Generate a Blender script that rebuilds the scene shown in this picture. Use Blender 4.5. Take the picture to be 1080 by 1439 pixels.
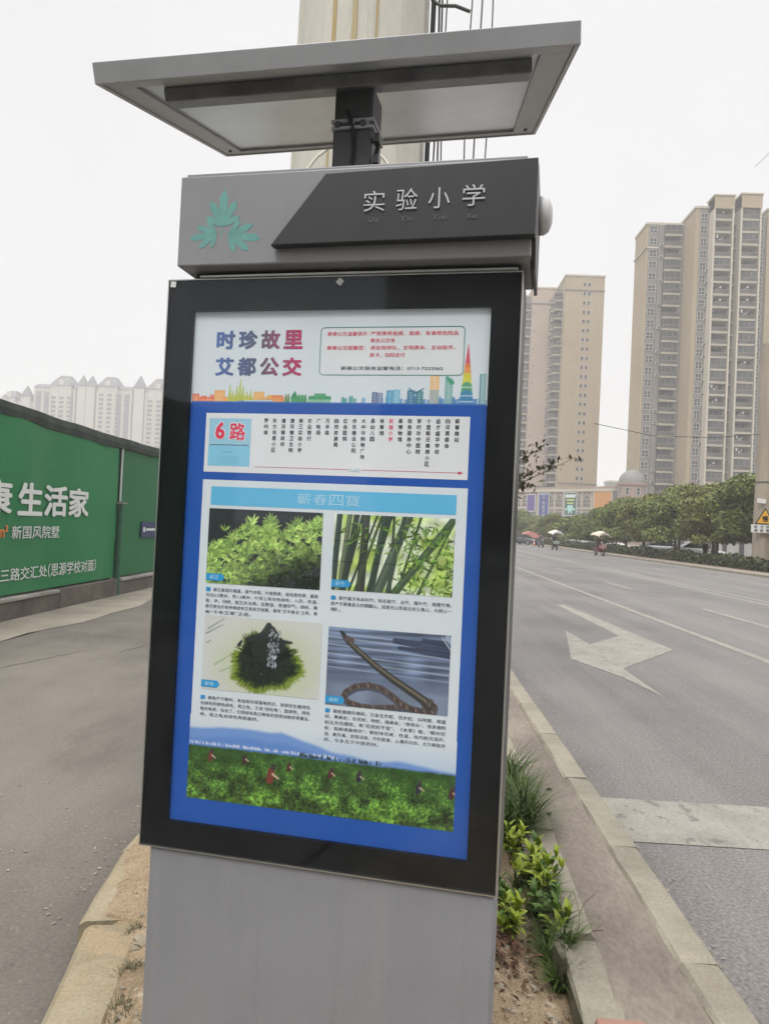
import bpy, bmesh, math, random
import numpy as np
from mathutils import Vector, Matrix

for o in list(bpy.data.objects):
    bpy.data.objects.remove(o)
SC = bpy.context.scene
COL = SC.collection
rnd = random.Random(7)
NP = np.random.RandomState(11)
PI = math.pi

# ------------------------------------------------------------------ camera
YAW, PITCH, ROLL = -0.03521647, 0.01865732, 0.04667388
EYE = Vector((0, 0, 1.6))
_cy, _sy, _cp, _sp = math.cos(YAW), math.sin(YAW), math.cos(PITCH), math.sin(PITCH)
_f = Vector((_sy * _cp, _cy * _cp, _sp)); _r = Vector((_cy, -_sy, 0)); _u = _r.cross(_f)
_r2 = _r * math.cos(ROLL) + _u * math.sin(ROLL)
_u2 = -_r * math.sin(ROLL) + _u * math.cos(ROLL)
cam = bpy.data.cameras.new('camera')
cam.sensor_fit = 'HORIZONTAL'; cam.sensor_width = 36; cam.lens = 36
cam.clip_start = 0.05; cam.clip_end = 6000
camo = bpy.data.objects.new('camera', cam); COL.objects.link(camo)
camo.matrix_world = Matrix(((_r2.x, _u2.x, -_f.x, EYE.x), (_r2.y, _u2.y, -_f.y, EYE.y),
                            (_r2.z, _u2.z, -_f.z, EYE.z), (0, 0, 0, 1)))
SC.camera = camo

# ------------------------------------------------------------------ sky, sun, exposure
SUN_EL, SUN_AZ = math.radians(54), math.radians(203)      # azimuth measured from +y towards +x
w = bpy.data.worlds.new('World'); SC.world = w; w.use_nodes = True
nt = w.node_tree; nt.nodes.clear()
def N(nt, t, **k):
    n = nt.nodes.new(t)
    for a, b in k.items(): setattr(n, a, b)
    return n
L = nt.links.new
sky = N(nt, 'ShaderNodeTexSky', sky_type='NISHITA', sun_disc=False)
sky.sun_elevation = SUN_EL; sky.sun_rotation = SUN_AZ; sky.air_density = 1.5; sky.dust_density = 4
hs = N(nt, 'ShaderNodeHueSaturation'); hs.inputs['Saturation'].default_value = 0.15
L(sky.outputs[0], hs.inputs['Color'])
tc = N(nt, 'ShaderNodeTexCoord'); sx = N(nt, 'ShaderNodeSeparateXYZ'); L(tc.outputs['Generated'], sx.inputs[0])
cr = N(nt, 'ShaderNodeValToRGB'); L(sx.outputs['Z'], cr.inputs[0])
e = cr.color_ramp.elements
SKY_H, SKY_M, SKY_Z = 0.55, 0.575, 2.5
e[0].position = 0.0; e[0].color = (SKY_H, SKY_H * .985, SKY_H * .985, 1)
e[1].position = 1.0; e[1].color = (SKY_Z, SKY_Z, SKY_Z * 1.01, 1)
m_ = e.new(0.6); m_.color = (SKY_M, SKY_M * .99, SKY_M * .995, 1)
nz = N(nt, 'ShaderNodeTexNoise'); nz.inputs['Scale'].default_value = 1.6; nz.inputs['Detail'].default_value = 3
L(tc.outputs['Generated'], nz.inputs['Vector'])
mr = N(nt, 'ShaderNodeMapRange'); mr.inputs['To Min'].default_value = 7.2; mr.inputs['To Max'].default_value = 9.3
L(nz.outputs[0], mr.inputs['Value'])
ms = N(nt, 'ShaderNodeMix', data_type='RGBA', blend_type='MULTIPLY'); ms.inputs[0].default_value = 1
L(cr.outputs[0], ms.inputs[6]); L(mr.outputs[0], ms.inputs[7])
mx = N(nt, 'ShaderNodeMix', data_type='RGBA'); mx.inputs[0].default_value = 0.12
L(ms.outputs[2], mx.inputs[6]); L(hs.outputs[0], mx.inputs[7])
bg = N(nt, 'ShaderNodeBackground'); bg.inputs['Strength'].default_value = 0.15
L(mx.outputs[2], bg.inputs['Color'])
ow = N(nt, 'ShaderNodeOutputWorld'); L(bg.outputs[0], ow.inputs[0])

sl = bpy.data.lights.new('sun', 'SUN'); sl.energy = 1.5; sl.angle = math.radians(22); sl.color = (1, .97, .93)
so = bpy.data.objects.new('sun', sl); COL.objects.link(so)
_sd = Vector((math.sin(SUN_AZ) * math.cos(SUN_EL), math.cos(SUN_AZ) * math.cos(SUN_EL), math.sin(SUN_EL)))
so.rotation_euler = _sd.to_track_quat('Z', 'Y').to_euler()
so.location = (30, 60, 90)

vs = SC.view_settings
vs.view_transform = 'Standard'; vs.look = 'None'; vs.gamma = 1; vs.use_curve_mapping = False
vs.exposure = 0.38
cyc = SC.cycles
cyc.use_denoising = True
cyc.max_bounces = 8; cyc.diffuse_bounces = 4; cyc.glossy_bounces = 4; cyc.transparent_max_bounces = 12
cyc.volume_bounces = 2
cyc.sample_clamp_indirect = 6

# ------------------------------------------------------------------ helpers
def lin(c):
    return tuple((v / 12.92 if v <= .04045 else ((v + .055) / 1.055) ** 2.4) for v in c)
def rgb(r, g, b):
    return lin((r / 255, g / 255, b / 255))

MATS = {}
def mat(name, col, rough=.7, col2=None, scale=8., detail=5., bump=0., bscale=None, metal=0., spec=.4, fine=0., fscale=200., contrast=(.35, .65), stretch=None, island=0., speck=None, blotch=None):
    """principled surface: two-tone noise, a finer grain and bump, in object space"""
    m = bpy.data.materials.new(name); m.use_nodes = True
    nt = m.node_tree; b = nt.nodes['Principled BSDF']; Lk = nt.links.new
    b.inputs['Roughness'].default_value = rough; b.inputs['Metallic'].default_value = metal
    b.inputs['Specular IOR Level'].default_value = spec
    b.inputs['Base Color'].default_value = (*col, 1)
    tc = N(nt, 'ShaderNodeTexCoord'); vec = tc.outputs['Object']
    if stretch:
        mp = N(nt, 'ShaderNodeMapping'); mp.inputs['Scale'].default_value = stretch
        Lk(vec, mp.inputs[0]); vec = mp.outputs[0]
    out = None
    if col2 is not None:
        n = N(nt, 'ShaderNodeTexNoise'); n.inputs['Scale'].default_value = scale; n.inputs['Detail'].default_value = detail
        n.inputs['Roughness'].default_value = .62
        Lk(vec, n.inputs['Vector'])
        r = N(nt, 'ShaderNodeMapRange'); r.inputs['From Min'].default_value = contrast[0]; r.inputs['From Max'].default_value = contrast[1]
        Lk(n.outputs[0], r.inputs['Value'])
        x = N(nt, 'ShaderNodeMix', data_type='RGBA'); x.inputs[6].default_value = (*col, 1); x.inputs[7].default_value = (*col2, 1)
        Lk(r.outputs[0], x.inputs[0]); out = x.outputs[2]
    for (bs, bc, lo, hi, bst, amt) in (blotch or []):          # wear, dust, stains: (scale, colour, from, to, stretch, amount)
        mp2 = N(nt, 'ShaderNodeMapping'); mp2.inputs['Scale'].default_value = bst; Lk(tc.outputs['Object'], mp2.inputs[0])
        nb = N(nt, 'ShaderNodeTexNoise'); nb.inputs['Scale'].default_value = bs; nb.inputs['Detail'].default_value = 7; nb.inputs['Roughness'].default_value = .65; Lk(mp2.outputs[0], nb.inputs['Vector'])
        rb = N(nt, 'ShaderNodeMapRange'); rb.inputs['From Min'].default_value = lo; rb.inputs['From Max'].default_value = hi; rb.inputs['To Max'].default_value = amt; Lk(nb.outputs[0], rb.inputs['Value'])
        xb = N(nt, 'ShaderNodeMix', data_type='RGBA'); xb.inputs[7].default_value = (*bc, 1); Lk(rb.outputs[0], xb.inputs[0])
        if out is None: xb.inputs[6].default_value = (*col, 1)
        else: Lk(out, xb.inputs[6])
        out = xb.outputs[2]
    if fine > 0:
        n2 = N(nt, 'ShaderNodeTexNoise'); n2.inputs['Scale'].default_value = fscale; n2.inputs['Detail'].default_value = 3
        Lk(vec, n2.inputs['Vector'])
        r2 = N(nt, 'ShaderNodeMapRange'); r2.inputs['From Min'].default_value = .3; r2.inputs['From Max'].default_value = .7
        r2.inputs['To Min'].default_value = 1 - fine; r2.inputs['To Max'].default_value = 1 + fine
        Lk(n2.outputs[0], r2.inputs['Value'])
        y = N(nt, 'ShaderNodeMix', data_type='RGBA', blend_type='MULTIPLY'); y.inputs[0].default_value = 1
        if out is None: y.inputs[6].default_value = (*col, 1)
        else: Lk(out, y.inputs[6])
        Lk(r2.outputs[0], y.inputs[7]); out = y.outputs[2]
    if island > 0:
        g = N(nt, 'ShaderNodeNewGeometry'); r3 = N(nt, 'ShaderNodeMapRange')
        r3.inputs['To Min'].default_value = 1 - island; r3.inputs['To Max'].default_value = 1 + island
        Lk(g.outputs['Random Per Island'], r3.inputs['Value'])
        z = N(nt, 'ShaderNodeMix', data_type='RGBA', blend_type='MULTIPLY'); z.inputs[0].default_value = 1
        if out is None: z.inputs[6].default_value = (*col, 1)
        else: Lk(out, z.inputs[6])
        Lk(r3.outputs[0], z.inputs[7]); out = z.outputs[2]
    if speck:                      # stone chips showing in the binder: (scale, share, light colour)
        vo = N(nt, 'ShaderNodeTexVoronoi'); vo.inputs['Scale'].default_value = speck[0]; Lk(vec, vo.inputs['Vector'])
        sp = N(nt, 'ShaderNodeSeparateColor'); Lk(vo.outputs['Color'], sp.inputs[0])
        g1 = N(nt, 'ShaderNodeMath', operation='GREATER_THAN'); g1.inputs[1].default_value = 1 - speck[1]; Lk(sp.outputs[0], g1.inputs[0])
        g2 = N(nt, 'ShaderNodeMath', operation='LESS_THAN'); g2.inputs[1].default_value = .42; Lk(vo.outputs['Distance'], g2.inputs[0])
        g3 = N(nt, 'ShaderNodeMath', operation='MULTIPLY'); Lk(g1.outputs[0], g3.inputs[0]); Lk(g2.outputs[0], g3.inputs[1])
        g4 = N(nt, 'ShaderNodeMath', operation='MULTIPLY'); g4.inputs[1].default_value = .7; Lk(g3.outputs[0], g4.inputs[0])
        q = N(nt, 'ShaderNodeMix', data_type='RGBA'); q.inputs[7].default_value = (*speck[2], 1); Lk(g4.outputs[0], q.inputs[0]); Lk(out, q.inputs[6]); out = q.outputs[2]
    if out is not None: Lk(out, b.inputs['Base Color'])
    if bump > 0:
        n3 = N(nt, 'ShaderNodeTexNoise'); n3.inputs['Scale'].default_value = bscale or scale * 4; n3.inputs['Detail'].default_value = 6
        Lk(vec, n3.inputs['Vector'])
        bp = N(nt, 'ShaderNodeBump'); bp.inputs['Strength'].default_value = bump; bp.inputs['Distance'].default_value = .02
        Lk(n3.outputs[0], bp.inputs['Height']); Lk(bp.outputs[0], b.inputs['Normal'])
    MATS[name] = m
    return m

def leafmat(name, col, col2, trans=.25, rough=.5, island=.35):
    m = mat(name, col, rough, col2, scale=.9, detail=2, island=island, spec=.25)
    return m

def printmat():
    m = bpy.data.materials.new('printed ink'); m.use_nodes = True
    nt = m.node_tree; b = nt.nodes['Principled BSDF']
    a = N(nt, 'ShaderNodeVertexColor'); a.layer_name = 'ink'
    n = N(nt, 'ShaderNodeTexNoise'); n.inputs['Scale'].default_value = 5; n.inputs['Detail'].default_value = 4
    tc = N(nt, 'ShaderNodeTexCoord'); nt.links.new(tc.outputs['Object'], n.inputs['Vector'])
    r = N(nt, 'ShaderNodeMapRange'); r.inputs['To Min'].default_value = .93; r.inputs['To Max'].default_value = 1.05
    nt.links.new(n.outputs[0], r.inputs['Value'])
    y = N(nt, 'ShaderNodeMix', data_type='RGBA', blend_type='MULTIPLY'); y.inputs[0].default_value = 1
    nt.links.new(a.outputs['Color'], y.inputs[6]); nt.links.new(r.outputs[0], y.inputs[7])
    nt.links.new(y.outputs[2], b.inputs['Base Color'])
    b.inputs['Roughness'].default_value = .55; b.inputs['Specular IOR Level'].default_value = .25
    return m

def glassmat(name, tint=(1, 1, 1), rough=.0, ior=1.5):
    m = bpy.data.materials.new(name); m.use_nodes = True
    nt = m.node_tree; nt.nodes.clear()
    o = N(nt, 'ShaderNodeOutputMaterial'); t = N(nt, 'ShaderNodeBsdfTransparent'); g = N(nt, 'ShaderNodeBsdfGlossy')
    t.inputs[0].default_value = (*tint, 1); g.inputs['Roughness'].default_value = rough
    fr = N(nt, 'ShaderNodeFresnel'); fr.inputs[0].default_value = ior
    g.inputs[0].default_value = (.78, .86, .95, 1)
    ge = N(nt, 'ShaderNodeNewGeometry'); mr = N(nt, 'ShaderNodeMapRange')          # a thin pane: same reflectance from either side
    mr.inputs['To Min'].default_value = ior; mr.inputs['To Max'].default_value = 1 / ior
    nt.links.new(ge.outputs['Backfacing'], mr.inputs['Value']); nt.links.new(mr.outputs[0], fr.inputs[0])
    mx = N(nt, 'ShaderNodeMixShader')
    nt.links.new(fr.outputs[0], mx.inputs[0]); nt.links.new(t.outputs[0], mx.inputs[1]); nt.links.new(g.outputs[0], mx.inputs[2])
    # a little dust and smear on the pane
    tc = N(nt, 'ShaderNodeTexCoord'); mp = N(nt, 'ShaderNodeMapping'); mp.inputs['Scale'].default_value = (2.2, 1, 1.1); mp.inputs['Rotation'].default_value = (0, .5, 0)
    nz = N(nt, 'ShaderNodeTexNoise'); nz.inputs['Scale'].default_value = 3.0; nz.inputs['Detail'].default_value = 8; nz.inputs['Roughness'].default_value = .7
    r1 = N(nt, 'ShaderNodeMapRange'); r1.inputs['From Min'].default_value = .4; r1.inputs['From Max'].default_value = .75; r1.inputs['To Min'].default_value = .0; r1.inputs['To Max'].default_value = .02
    df = N(nt, 'ShaderNodeBsdfDiffuse'); df.inputs[0].default_value = (.55, .56, .58, 1); m2 = N(nt, 'ShaderNodeMixShader')
    nt.links.new(tc.outputs['Object'], mp.inputs[0]); nt.links.new(mp.outputs[0], nz.inputs['Vector']); nt.links.new(nz.outputs[0], r1.inputs['Value'])
    nt.links.new(r1.outputs[0], m2.inputs[0]); nt.links.new(mx.outputs[0], m2.inputs[1]); nt.links.new(df.outputs[0], m2.inputs[2])
    r2 = N(nt, 'ShaderNodeMapRange'); r2.inputs['To Min'].default_value = .0; r2.inputs['To Max'].default_value = .07; nt.links.new(nz.outputs[0], r2.inputs['Value']); nt.links.new(r2.outputs[0], g.inputs['Roughness'])
    nt.links.new(m2.outputs[0], o.inputs[0])
    return m

class MB:
    """collects boxes, prisms, tubes ... into one mesh"""
    def __init__(s): s.v = []; s.f = []; s.mi = []; s.c = []
    def add(s, vs, fs, mi=0, col=None):
        b = len(s.v); s.v += [tuple(p) for p in vs]; s.f += [tuple(b + i for i in f) for f in fs]; s.mi += [mi] * len(fs)
        if col is not None: s.c += [col] * len(vs)
        return s
    def box(s, x0, x1, y0, y1, z0, z1, mi=0, M=None, col=None):
        vs = [Vector((x, y, z)) for z in (z0, z1) for y in (y0, y1) for x in (x0, x1)]
        if M is not None: vs = [M @ p for p in vs]
        return s.add(vs, [(0, 2, 3, 1), (4, 5, 7, 6), (0, 1, 5, 4), (2, 6, 7, 3), (0, 4, 6, 2), (1, 3, 7, 5)], mi, col)
    def prism(s, pts, off, mi=0):
        """closed polygon (3d points) swept by vector off"""
        n = len(pts); pts = [Vector(p) for p in pts]; off = Vector(off)
        vs = pts + [p + off for p in pts]
        fs = [tuple(range(n))[::-1], tuple(range(n, 2 * n))] + [(i, (i + 1) % n, n + (i + 1) % n, n + i) for i in range(n)]
        return s.add(vs, fs, mi)
    def tube(s, path, r, n=8, mi=0, cap=True):
        path = [Vector(p) for p in path]; rr = r if isinstance(r, (list, tuple)) else [r] * len(path)
        vs = []; up = Vector((0, 0, 1))
        for i, p in enumerate(path):
            t = (path[min(i + 1, len(path) - 1)] - path[max(i - 1, 0)]).normalized()
            a = t.cross(up if abs(t.z) < .95 else Vector((0, 1, 0))).normalized(); b = t.cross(a)
            vs += [p + (a * math.cos(2 * PI * k / n) + b * math.sin(2 * PI * k / n)) * rr[i] for k in range(n)]
        fs = []
        for i in range(len(path) - 1):
            for k in range(n):
                k2 = (k + 1) % n
                fs.append((i * n + k, i * n + k2, (i + 1) * n + k2, (i + 1) * n + k))
        if cap:
            fs.append(tuple(range(n))); fs.append(tuple(range((len(path) - 1) * n, len(path) * n))[::-1])
        return s.add(vs, fs, mi)
    def lathe(s, prof, n=12, c=(0, 0, 0), axis='z', mi=0):
        vs = []; fs = []
        for r, h in prof:
            for k in range(n):
                a = 2 * PI * k / n; p = (r * math.cos(a), r * math.sin(a), h)
                if axis == 'x': p = (p[2], p[0], p[1])
                if axis == 'y': p = (p[0], p[2], p[1])
                vs.append(Vector(p) + Vector(c))
        for i in range(len(prof) - 1):
            for k in range(n):
                k2 = (k + 1) % n; fs.append((i * n + k, i * n + k2, (i + 1) * n + k2, (i + 1) * n + k))
        return s.add(vs, fs, mi)
    def mesh(s, name, mats, smooth=False):
        me = bpy.data.meshes.new(name); me.from_pydata(s.v, [], s.f)
        for m in (mats if isinstance(mats, (list, tuple)) else [mats]): me.materials.append(m)
        if any(s.mi): me.polygons.foreach_set('material_index', s.mi)
        if s.c:
            ca = me.color_attributes.new('ink', 'FLOAT_COLOR', 'POINT')
            ca.data.foreach_set('color', [x for c in s.c for x in (*c, 1)])
        if smooth: me.polygons.foreach_set('use_smooth', [True] * len(me.polygons))
        me.update(); return me
    def build(s, name, mats, parent=None, smooth=False, bevel=0., **k):
        return link(name, s.mesh(name, mats, smooth), parent, bevel=bevel, **k)

def link(name, me, parent=None, loc=None, rot=None, bevel=0., **k):
    o = bpy.data.objects.new(name, me); COL.objects.link(o)
    if parent is not None: o.parent = parent
    if loc is not None: o.location = loc
    if rot is not None: o.rotation_euler = rot
    for a, b in k.items(): o[a] = b
    if bevel > 0:
        # bevel baked into the mesh
        bm = bmesh.new(); bm.from_mesh(me)
        bmesh.ops.remove_doubles(bm, verts=bm.verts, dist=1e-5)
        ed = [e_ for e_ in bm.edges if len(e_.link_faces) == 2 and e_.calc_face_angle(0) > .5]
        bmesh.ops.bevel(bm, geom=ed, offset=bevel, segments=2, profile=.5, affect='EDGES', clamp_overlap=True)
        bm.to_mesh(me); bm.free()
    return o
def thing(name, label, cat, loc=(0, 0, 0), rz=0., group=None):
    o = bpy.data.objects.new(name, None); COL.objects.link(o); o.empty_display_size = .2
    o.location = loc; o.rotation_euler = (0, 0, rz); o['label'] = label; o['category'] = cat
    if group: o['group'] = group
    return o
def tag(o, label, cat, group=None, kind=None):
    o['label'] = label; o['category'] = cat
    if group: o['group'] = group
    if kind: o['kind'] = kind
    return o
KIDS = {}
def dup(root, loc=None, rz=None, label=None, group=None, scale=None, swap=None):
    """copy a thing, its parts and its sub-parts"""
    def cp(o, p):
        c = o.copy(); COL.objects.link(c); c.parent = p
        if swap and c.type == 'MESH' and c.data.name in swap: c.data = swap[c.data.name]
        for k in o.children: cp(k, c)
        return c
    r = cp(root, None)
    if loc is not None: r.location = loc
    if rz is not None: r.rotation_euler = (0, 0, rz)
    if scale is not None: r.scale = (scale,) * 3 if not isinstance(scale, tuple) else scale
    if label: r['label'] = label
    if group: r['group'] = group
    return r
def npmesh(name, verts, quads, mats, mi=None, smooth=False, col=None):
    """fast mesh from numpy arrays of vertices and equal-size faces"""
    verts = np.asarray(verts, np.float32); quads = np.asarray(quads, np.int32)
    me = bpy.data.meshes.new(name); nf, k = quads.shape
    me.vertices.add(len(verts)); me.vertices.foreach_set('co', verts.ravel())
    me.loops.add(nf * k); me.loops.foreach_set('vertex_index', quads.ravel())
    me.polygons.add(nf); me.polygons.foreach_set('loop_start', np.arange(0, nf * k, k, dtype=np.int32))
    me.polygons.foreach_set('loop_total', np.full(nf, k, np.int32))
    for m in (mats if isinstance(mats, (list, tuple)) else [mats]): me.materials.append(m)
    if mi is not None: me.polygons.foreach_set('material_index', np.asarray(mi, np.int32))
    if smooth: me.polygons.foreach_set('use_smooth', np.ones(nf, bool))
    me.update(calc_edges=True)
    if col is not None:
        ca = me.color_attributes.new('ink', 'FLOAT_COLOR', 'POINT')
        ca.data.foreach_set('color', np.concatenate([col, np.ones((len(col), 1))], 1).astype(np.float32).ravel())
    return me
def vnoise(h, w, cells, seed=0):
    """smooth value noise, h x w, about `cells` lumps across"""
    r = np.random.RandomState(seed); gh = max(2, int(cells * h / w) + 2); gw = int(cells) + 2
    g = r.rand(gh + 1, gw + 1)
    y = np.linspace(0, gh - 1e-3, h); x = np.linspace(0, gw - 1e-3, w)
    y0 = y.astype(int); x0 = x.astype(int); fy = (y - y0)[:, None]; fx = (x - x0)[None]
    fy = fy * fy * (3 - 2 * fy); fx = fx * fx * (3 - 2 * fx)
    return (g[y0][:, x0] * (1 - fy) * (1 - fx) + g[y0][:, x0 + 1] * (1 - fy) * fx + g[y0 + 1][:, x0] * fy * (1 - fx) + g[y0 + 1][:, x0 + 1] * fy * fx)

# flat or raised writing with the built-in font
_fc = bpy.data.curves.new('writing', 'FONT'); _fo = bpy.data.objects.new('writing', _fc); COL.objects.link(_fo)
def glyphs(body, bold=0., extrude=0., center=False, line=1.0):
    _fc.body = body; _fc.size = 1; _fc.offset = min(bold, 0.); _fc.extrude = extrude; _fc.space_line = line; _fc.resolution_u = 2
    _fc.align_x = 'CENTER' if center else 'LEFT'
    dg = bpy.context.evaluated_depsgraph_get(); dg.update()
    me = bpy.data.meshes.new_from_object(_fo.evaluated_get(dg))
    n = len(me.vertices); v = np.empty(n * 3, np.float32); me.vertices.foreach_get('co', v); v = v.reshape(-1, 3)
    f = [tuple(p.vertices) for p in me.polygons]
    bpy.data.meshes.remove(me)
    if bold > 0:
        V, F = [], []
        for k, (dx, dy) in enumerate(((0, 0), (-1, 0), (1, 0), (0, -.8), (0, .8)) + (((-.75, -.6), (.75, .6), (-.75, .6), (.75, -.6)) if bold > .025 else ())):
            F += [tuple(i + n * k for i in q_) for q_ in f]; V.append(v + np.array([dx * bold, dy * bold, (k * .0016 if extrude == 0 else k * .02)], np.float32))
        v = np.concatenate(V); f = F
    return v, f
def fit(v, x0, x1, z0, z1, keep=False):
    """scale glyph outlines into a box; returns (x, z) and depth"""
    lo = v.min(0); hi = v.max(0)
    sx = (x1 - x0) / max(hi[0] - lo[0], 1e-6); sz = (z1 - z0) / max(hi[1] - lo[1], 1e-6)
    if keep: sx = sz = min(sx, sz)
    return x0 + (v[:, 0] - lo[0]) * sx, z0 + (v[:, 1] - lo[1]) * sz, v[:, 2]
# ================================================================== materials of the setting
M_ASPH = mat('worn road asphalt', (.108, .100, .095), .85, (.150, .140, .133), scale=.35, detail=8, fine=.35, fscale=60, bump=.06, bscale=260, speck=(48, .09, (.22, .208, .198)), blotch=[(.9, (.20, .188, .178), .46, .66, (1, .05, 1), .75), (.8, (.075, .07, .066), .56, .72, (1, .12, 1), .55), (.22, (.17, .16, .15), .45, .65, (1, 1, 1), .6), (2.3, (.07, .066, .062), .66, .72, (1, .7, 1), .5)])
M_LANE = mat('dusty side asphalt', (.088, .077, .066), .9, (.14, .123, .106), scale=.55, detail=9, fine=.16, fscale=60, bump=.06, bscale=200, speck=(60, .03, (.2, .18, .155)), blotch=[(.3, (.21, .185, .155), .48, .66, (1, .35, 1), .62), (1.1, (.065, .057, .05), .58, .72, (1, .3, 1), .5), (3.2, (.06, .053, .046), .68, .73, (1, 1, 1), .55)])
M_APRON = mat('sandy concrete apron', (.30, .265, .215), .9, (.22, .19, .155), scale=1.2, detail=8, fine=.15, fscale=40, bump=.3)
M_KERB = mat('kerb concrete', (.30, .272, .21), .85, (.21, .19, .15), scale=3, detail=8, fine=.12, fscale=90, bump=.25, bscale=70, blotch=[(2.2, (.19, .165, .125), .55, .7, (1, 1, 1), .5), (13, (.14, .125, .10), .64, .7, (1, .5, 1), .5)])
M_KERBY = mat('yellowed kerb concrete', (.31, .265, .18), .85, (.22, .18, .115), scale=4, detail=8, fine=.14, fscale=90, bump=.3, bscale=60, blotch=[(5, (.33, .25, .15), .48, .62, (1, 1, 1), .65), (14, (.15, .125, .085), .62, .7, (1, 1, 1), .5)])
M_MOSS = mat('mossy concrete side', (.06, .062, .035), .95, (.15, .13, .09), scale=9, bump=.5)
M_STRIP = mat('stained gutter concrete', (.235, .20, .165), .9, (.145, .122, .102), scale=2.2, detail=9, fine=.15, fscale=60, bump=.12, bscale=160, stretch=(1, .45, 1), contrast=(.38, .62), blotch=[(3, (.10, .086, .072), .57, .68, (1, .35, 1), .6), (2, (.29, .25, .205), .58, .7, (1, .25, 1), .6)])
M_PAINT = mat('worn road paint', (.265, .252, .215), .8, (.20, .19, .165), scale=3, detail=10, fine=.15, fscale=50, contrast=(.4, .7), blotch=[(9, (.125, .115, .107), .57, .63, (1, .6, 1), .8), (1.4, (.15, .14, .128), .52, .7, (1, .4, 1), .55)])
M_SOIL = mat('dry yellow soil', (.35, .265, .17), .95, (.235, .17, .105), scale=5, detail=9, fine=.25, fscale=110, bump=.9, bscale=70)
M_GROUND = mat('far ground', (.15, .145, .125), .95, (.11, .115, .085), scale=.05)
M_PAVE = mat('tan pavement', (.27, .225, .185), .9, (.21, .175, .15), scale=1, fine=.1, fscale=20)
M_STONE = mat('pale stone', (.34, .29, .21), .9, (.24, .20, .15), scale=12, bump=.4, island=.3)

def sheet(name, x0, x1, y0, y1, z, m, kind='structure', parent=None):
    mb = MB(); mb.add([(x0, y0, z), (x1, y0, z), (x1, y1, z), (x0, y1, z)], [(0, 1, 2, 3)])
    o = mb.build(name, m, parent)
    if kind: o['kind'] = kind
    return o
sheet('ground', -1500, 1500, -1400, 1600, -.03, M_GROUND)
sheet('road', 1.0, 17.0, -60, 420, 0, M_ASPH)
sheet('side_road', -4.85, -1.05, -60, 120, 0, M_LANE)
sheet('pavement', 18.75, 60, -20, 180, .10, M_PAVE)
# uneven sandy apron along the hoarding
mb = MB(); pts = []
for i in range(80):
    y = -10 + i * .6; pts.append((-4.78 - .10 * math.sin(y * .9) - .05 * math.sin(y * 2.7), y))
for i in range(79):
    (a, y0), (b, y1) = pts[i], pts[i + 1]
    mb.add([(-6.2, y0, .006), (a, y0, .006), (b, y1, .006), (-6.2, y1, .006)], [(0, 1, 2, 3)])
mb.build('apron', M_APRON, kind='structure')

# painted markings, each sheet just above the asphalt
def mark(name, polys, z=.004):
    mb = MB()
    for p in polys: mb.add([(x, y, z) for x, y in p], [tuple(range(len(p)))])
    o = mb.build(name, M_PAINT, kind='structure'); return o
def rect(x0, x1, y0, y1): return [(x0, y0), (x1, y0), (x1, y1), (x0, y1)]
mark('lane_marking', [rect(4.86, 5.02, 8.2, 200)])
mark('lane_marking', [rect(6.88, 7.03, y, y + 3.4) for y in np.arange(15.0, 150, 9.2)])
mark('lane_marking', [rect(9.35, 9.52, 6, 220), rect(9.85, 10.02, 6, 220)])
mark('lane_marking', [rect(13.1, 13.25, y, y + 3.4) for y in np.arange(38.4, 150, 9.2)])
mark('lane_marking', [rect(16.2, 16.36, 6, 220)])
mark('stop_line', [rect(1.17, 4.94, 4.12, 4.78)])
mark('direction_arrow', [[(2.66, 12.99), (2.14, 10.03), (2.49, 8.93), (2.64, 7.91), (2.66, 9.5), (3.89, 11.34), (3.56, 17.79), (3.38, 17.6), (3.44, 12.6), (2.71, 11.46)]])
# patched asphalt and cracks on the side road
mb = MB()
for (x0, y0, ln, sd) in ((-4.1, 7.4, 1.6, .3), (-3.3, 8.8, 2.0, .2)):
    p = [(x0 + sd * t * ln + .03 * rnd.uniform(-1, 1), y0 + t * ln) for t in np.linspace(0, 1, 14)]
    for a, b in zip(p[:-1], p[1:]):
        wd = .003 + .004 * rnd.random()
        mb.add([(a[0] - wd, a[1], .003), (a[0] + wd, a[1], .003), (b[0] + wd, b[1], .003), (b[0] - wd, b[1], .003)], [(0, 1, 2, 3)])
M_CRACK = mat('crack filler', (.06, .056, .052), .9)
mb.build('road_crack', M_CRACK, kind='structure')
# iron cover in the side road
mc = MB(); mc.lathe([(.30, .0), (.30, .006), (.0, .006)], 20); mc.lathe([(.36, .0), (.36, .004), (.30, .004)], 20, mi=1)
cv = mc.build('manhole_cover', [mat('rusty iron cover', (.16, .13, .10), .7, (.10, .085, .07), scale=14, bump=.4), M_KERB])
cv.location = (-3.9, 14.4, .003); tag(cv, 'round iron manhole cover in the side road near the hoarding', 'manhole cover')

# ------------------------------------------------------------------ kerbs, one object per stone
def stone_mesh(w, l, h, ch=.015, seed=0, n=7):
    """kerb stone: chamfered block, origin at the middle of its base, edges worn unevenly"""
    r = random.Random(seed); mb = MB(); prof = [(-w / 2, 0), (-w / 2, h - ch), (-w / 2 + ch, h), (w / 2 - ch, h), (w / 2, h - ch), (w / 2, 0)]
    vs = []
    for i in range(n):
        y = -l / 2 + l * i / (n - 1)
        for k, (x, z) in enumerate(prof):
            j = .0035 if 0 < k < 5 else 0
            vs.append((x + r.uniform(-j, j), y, z + r.uniform(-j, j) - (r.random() < .12) * j * 2))
    m = len(prof); fs = [(i * m + k, i * m + (k + 1) % m, (i + 1) * m + (k + 1) % m, (i + 1) * m + k) for i in range(n - 1) for k in range(m)]
    fs += [tuple(range(m))[::-1], tuple(range((n - 1) * m, n * m))]
    mb.add(vs, fs); return mb
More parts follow.
